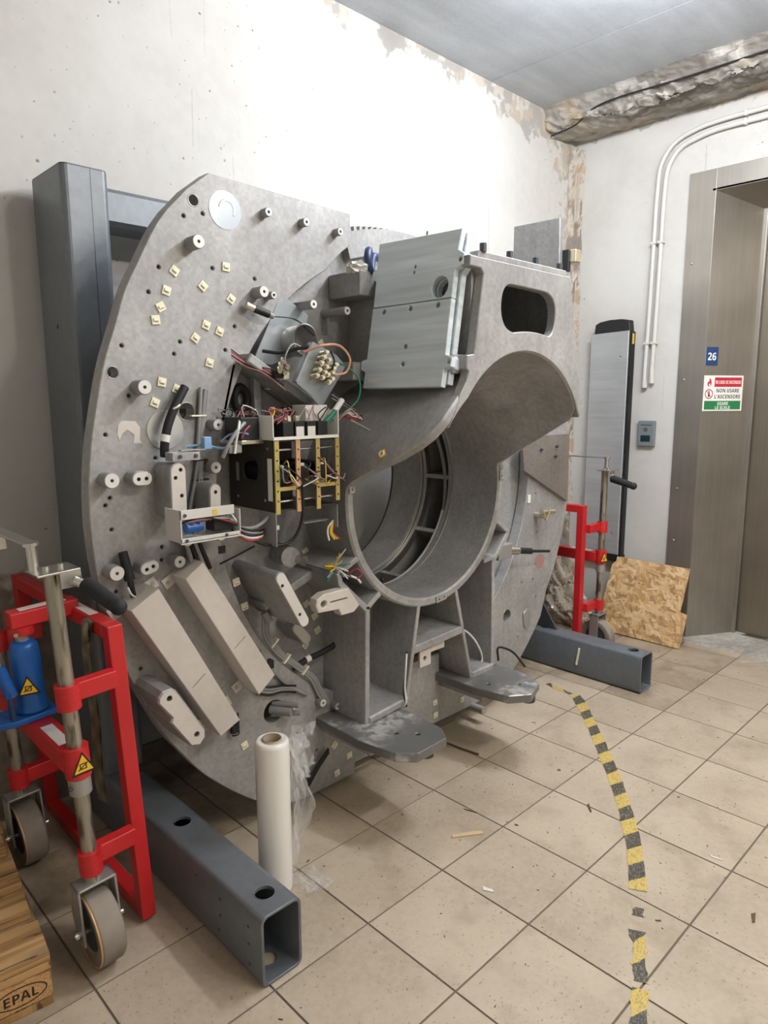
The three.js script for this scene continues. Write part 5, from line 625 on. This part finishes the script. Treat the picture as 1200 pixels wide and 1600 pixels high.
// ---------------------------------------------------------------- stretch film roll and loose plastic
{
  const t = thing('stretch_film_roll', 'upright white stretch film roll beside the left foot of the frame', 'film roll', [-0.103, 0, -0.308]);
  const film = phys({ color: 0xe9e6df, roughness: 0.25, clearcoat: 0.8, clearcoatRoughness: 0.15 });
  part(t, 'film', (() => { const g = lathe([[0.03, 0.004], [0.046, 0.003], [0.051, 0.012], [0.0525, 0.08], [0.0518, 0.25], [0.0525, 0.42], [0.052, 0.485], [0.049, 0.497], [0.042, 0.5], [0.03, 0.497]], 48); return g.translate(-0.103, 0, -0.308); })(), film);
  part(t, 'core', (() => { const g = lathe([[0.0295, 0], [0.0295, 0.503], [0.0255, 0.503], [0.0255, 0.0]], 32); return g.translate(-0.103, 0, -0.308); })(), std({ color: 0xb9a891, roughness: 0.9, side: THREE.DoubleSide }), 'brown cardboard core');
  const clear = phys({ color: 0xffffff, roughness: 0.12, transmission: 0.84, thickness: 0, side: THREE.DoubleSide, specularIntensity: 1 });
  const sheet = (w, h, fn, n = 36) => { const g = new THREE.PlaneGeometry(w, h, n, n); const p = g.attributes.position; for (let i = 0; i < p.count; i++) { const q = fn(p.getX(i) / w + 0.5, p.getY(i) / h + 0.5); p.setXYZ(i, ...q); } g.computeVertexNormals(); return g; };
  const cr = (u, v, a) => (fbm(u * 4 + a, v * 4, 256, 3) - 0.5) * 0.09 + (Math.abs(fbm(u * 9, v * 9 + a, 256, 2) - 0.5)) * 0.03;
  part(t, 'loose_film', sheet(0.1, 0.5, (u, v) => { const wv = cr(u, v, 1), x = u * (0.075 + 0.05 * Math.sin(v * 3.1) ** 2); return [-0.103 + 0.05 * 0.72 + x * 0.75 + wv * 0.4, 0.012 + v * 0.47 + cr(u, v, 5) * 0.2 * u, -0.308 + 0.05 * 0.69 - 0.04 * u + wv]; }), clear, 'clear loose tail of film');
  part(t, 'loose_film', sheet(0.14, 0.16, (u, v) => [-0.05 + u * 0.12 + cr(u, v, 9) * 0.6, 0.34 + v * 0.15 + cr(u, v, 3) * 0.6, -0.29 - u * 0.05 + cr(u, v, 7) * 1.1]), clear, 'crumpled clear film');
  part(t, 'loose_film', sheet(0.12, 0.1, (u, v) => [-0.055 + u * 0.09, 0.004 + Math.abs(cr(u, v, 4)) * 0.5, -0.30 + v * 0.1 + cr(u, v, 2) * 0.3]), clear, 'clear film lying on the floor');
  const heap = thing('plastic_sheeting', 'heap of grey brown plastic sheeting in the corner behind the far trolley', 'plastic', [2.94, 0, -1.13]);
  const blob = (x, y, z, r, sy, m) => { const g = new THREE.IcosahedronGeometry(r, 14); const p = g.attributes.position; for (let i = 0; i < p.count; i++) { const a = p.getX(i) / r, b = p.getY(i) / r, c = p.getZ(i) / r; const q = 0.75 + 0.5 * fbm(a * 2.2 + 7 + c, b * 2.2 + c * 1.7 + 9, 256, 4) - 0.5 * Math.abs(fbm(a * 4 + 20, b * 4 + c * 3 + 20, 256, 3) - 0.5) * 2; p.setXYZ(i, Math.min(3.105, x + p.getX(i) * q), Math.max(0.002, y + p.getY(i) * q * sy), Math.max(-1.285, z + p.getZ(i) * q)); } g.computeVertexNormals(); part(heap, 'fold', g, m); };
  const sheetMat = phys({ color: 0xc4b8a6, roughness: 0.2, transmission: 0.3, thickness: 0, side: THREE.DoubleSide });
  blob(2.9, 0.09, -1.1, 0.17, 1.0, sheetMat); blob(2.98, 0.26, -1.18, 0.12, 1.7, sheetMat); blob(2.84, 0.06, -0.96, 0.1, 0.9, sheetMat);
}
// ---------------------------------------------------------------- floor tape and litter
{
  const tapeMat = std({ map: canvasTex(1024, 64, (c) => { c.fillStyle = '#cdb055'; c.fillRect(0, 0, 1024, 64); c.fillStyle = '#403e36'; for (let i = 0; i < 8; i++) { c.beginPath(); c.moveTo(i * 128, 0); c.lineTo(i * 128 + 62, 0); c.lineTo(i * 128 + 92, 64); c.lineTo(i * 128 + 30, 64); c.fill(); } for (let i = 0; i < 4200; i++) { const dark = rnd() < 0.4; c.fillStyle = dark ? 'rgba(80,70,50,.4)' : 'rgba(176,160,134,.5)'; c.save(); c.translate(rnd(1024), rnd(64)); c.rotate(rnd(3)); c.fillRect(0, 0, rnd(1, 12), rnd(0.6, 2.5)); c.restore(); } }), roughness: 0.55 }); tapeMat.map.wrapS = THREE.RepeatWrapping;
  const strip = (name, label, pts, w, ragged, u0 = 0) => { const c = new THREE.CatmullRomCurve3(pts.map(([x, z]) => V(x, 0, z))); const L = c.getLength(), n = Math.ceil(L / 0.012), P = [], UV = []; const row = []; for (let i = 0; i <= n; i++) { const f = i / n, p = c.getPointAt(f), d = c.getTangentAt(f), nx = -d.z, nz = d.x; const e1 = w / 2 - ragged * fbm(i * 0.35 + 3 + u0 * 9, 1, 256, 3) * 0.5, e2 = w / 2 - ragged * fbm(i * 0.35 + 13, 7 + u0 * 5, 256, 3) * 0.5; row.push([p.x + nx * e1, p.z + nz * e1, p.x - nx * e2, p.z - nz * e2, f * L]); }
    for (let i = 0; i < n; i++) { const a = row[i], b = row[i + 1], y = 0.0016; const q = [[a[0], y, a[1], a[4], 0], [b[0], y, b[1], b[4], 0], [b[2], y, b[3], b[4], 1], [a[2], y, a[3], a[4], 1]]; for (const k of [0, 1, 2, 0, 2, 3]) { P.push(q[k][0], q[k][1], q[k][2]); UV.push(u0 + q[k][3] / 1.3, q[k][4]); } for (const [k, l] of [[0, 1], [2, 3]]) { const s = q[k], e = q[l]; P.push(s[0], 0, s[2], e[0], 0, e[2], e[0], y, e[2], s[0], 0, s[2], e[0], y, e[2], s[0], y, s[2]); for (let m = 0; m < 6; m++) UV.push(u0, 0.5); } }
    const g = new THREE.BufferGeometry(); g.setAttribute('position', new THREE.BufferAttribute(new Float32Array(P), 3)); g.setAttribute('uv', new THREE.BufferAttribute(new Float32Array(UV), 2)); g.computeVertexNormals(); single(name, g, tapeMat, label, 'floor tape'); };
  strip('hazard_tape', 'long strip of yellow and black hazard tape curving across the tiles', [[1.83, -0.4], [1.79, -0.351], [1.584, -0.165], [1.382, 0.008], [1.226, 0.138], [1.05, 0.269], [0.924, 0.356], [0.803, 0.426], [0.69, 0.49]], 0.062, 0.02);
  strip('hazard_tape', 'short torn end of hazard tape nearest the right foot pad', [[1.86, -0.58], [1.842, -0.5], [1.832, -0.42]], 0.04, 0.03, 0.05); strip('hazard_tape', 'dark tattered scrap of hazard tape beyond the end of the long strip', [[0.618, 0.522], [0.585, 0.538]], 0.05, 0.05, 0.02); strip('hazard_tape', 'worn yellowish patch of hazard tape near the bottom edge', [[0.53, 0.565], [0.47, 0.598], [0.40, 0.632], [0.365, 0.65]], 0.06, 0.05, 0.3); strip('hazard_tape', 'dark worn piece of hazard tape at the bottom edge', [[0.345, 0.662], [0.28, 0.69], [0.2, 0.725]], 0.058, 0.03, 0.58);
  const spl = std({ color: 0xcbb08a, roughness: 0.8 }), brown = std({ color: 0x5d4a36, roughness: 0.9 }), pale = std({ color: 0xd8d2c8, roughness: 0.7 });
  const chipG = (pts, h) => extY(pts, 0.0005, h, 0.0005);
  single('wood_splinter', chipG([[0.478, -0.083], [0.487, -0.092], [0.56, -0.052], [0.582, -0.032], [0.572, -0.02], [0.54, -0.042]], 0.006), spl, 'pale wood splinter lying on a tile left of the tape', 'splinter');
  single('wood_stick', chipG([[0.975, -0.53], [0.984, -0.532], [0.99, -0.45], [1.004, -0.375], [0.994, -0.37], [0.98, -0.45]], 0.006), brown, 'thin brown stick lying by the near foot pad', 'stick');
  const R = (px, pz) => [px, pz]; const bits = [[0.36, 0.16, 'white paper scrap below the wood splinter', pale, 0.02, 0.008], [0.98, 0.16, 'dark brown sliver on a tile left of the tape', brown, 0.03, 0.005], [1.02, 0.6, 'pale sliver on a tile right of the tape', pale, 0.022, 0.004], [0.82, 0.78, 'brown chip at the right edge of the floor', brown, 0.024, 0.006], [0.7, 0.03, 'tiny dark chip in the middle of the floor', brown, 0.008, 0.004], [0.65, -0.14, 'short brown sliver near the wood splinter', brown, 0.028, 0.003]];
  for (const [x, z, label, m, a, b] of bits) { const th = rnd(3); const c = Math.cos(th), s = Math.sin(th); single('floor_chip', chipG([[-a, -b], [a * 0.8, -b * 0.7], [a, b * 0.5], [-a * 0.6, b]].map(([u, v]) => [x + u * c - v * s, z + u * s + v * c]), 0.003), m, label, 'chip'); }
  const crumbs = []; for (let k = 0; k < 320; k++) { const x = rnd(-0.6, 2.9), z0 = rnd(-0.55, 1.0), z = Math.abs(z0 - (0.87 - 0.66 * x)) < 0.12 && x < 1.9 ? z0 - 0.3 : z0, a = rnd(0.0008, 0.0026) * (rnd() < 0.12 ? 2 : 1), q = B(a * rnd(1, 4), 0.0014, a, 0); q.rotateY(rnd(3.1)); crumbs.push(q.translate(x, 0.001, z)); }
  const cm = single('floor_crumbs', mergeGeometries(crumbs), brown, 'fine dark crumbs and shavings scattered over the floor tiles', 'debris'); cm.userData.kind = 'stuff';
  const g = new THREE.PlaneGeometry(0.2, 0.08, 26, 12); g.rotateX(-Math.PI / 2); const p = g.attributes.position; for (let i = 0; i < p.count; i++) p.setXYZ(i, p.getX(i) * 0.6 + p.getZ(i) * 0.6 + 2.98, 0.003 + 0.02 * fbm(p.getX(i) * 40 + 9, p.getZ(i) * 40 + 9, 256, 3) * (1 - Math.abs(p.getX(i)) * 9), p.getZ(i) * 0.8 + 0.12 + p.getX(i) * 0.6); g.computeVertexNormals();
  single('film_scrap', g, phys({ color: 0xf0f0ee, transmission: 0.8, roughness: 0.15, thickness: 0, side: THREE.DoubleSide }), 'scrap of clear film on the floor in front of the lift', 'plastic');
}
renderer.render(scene, camera);
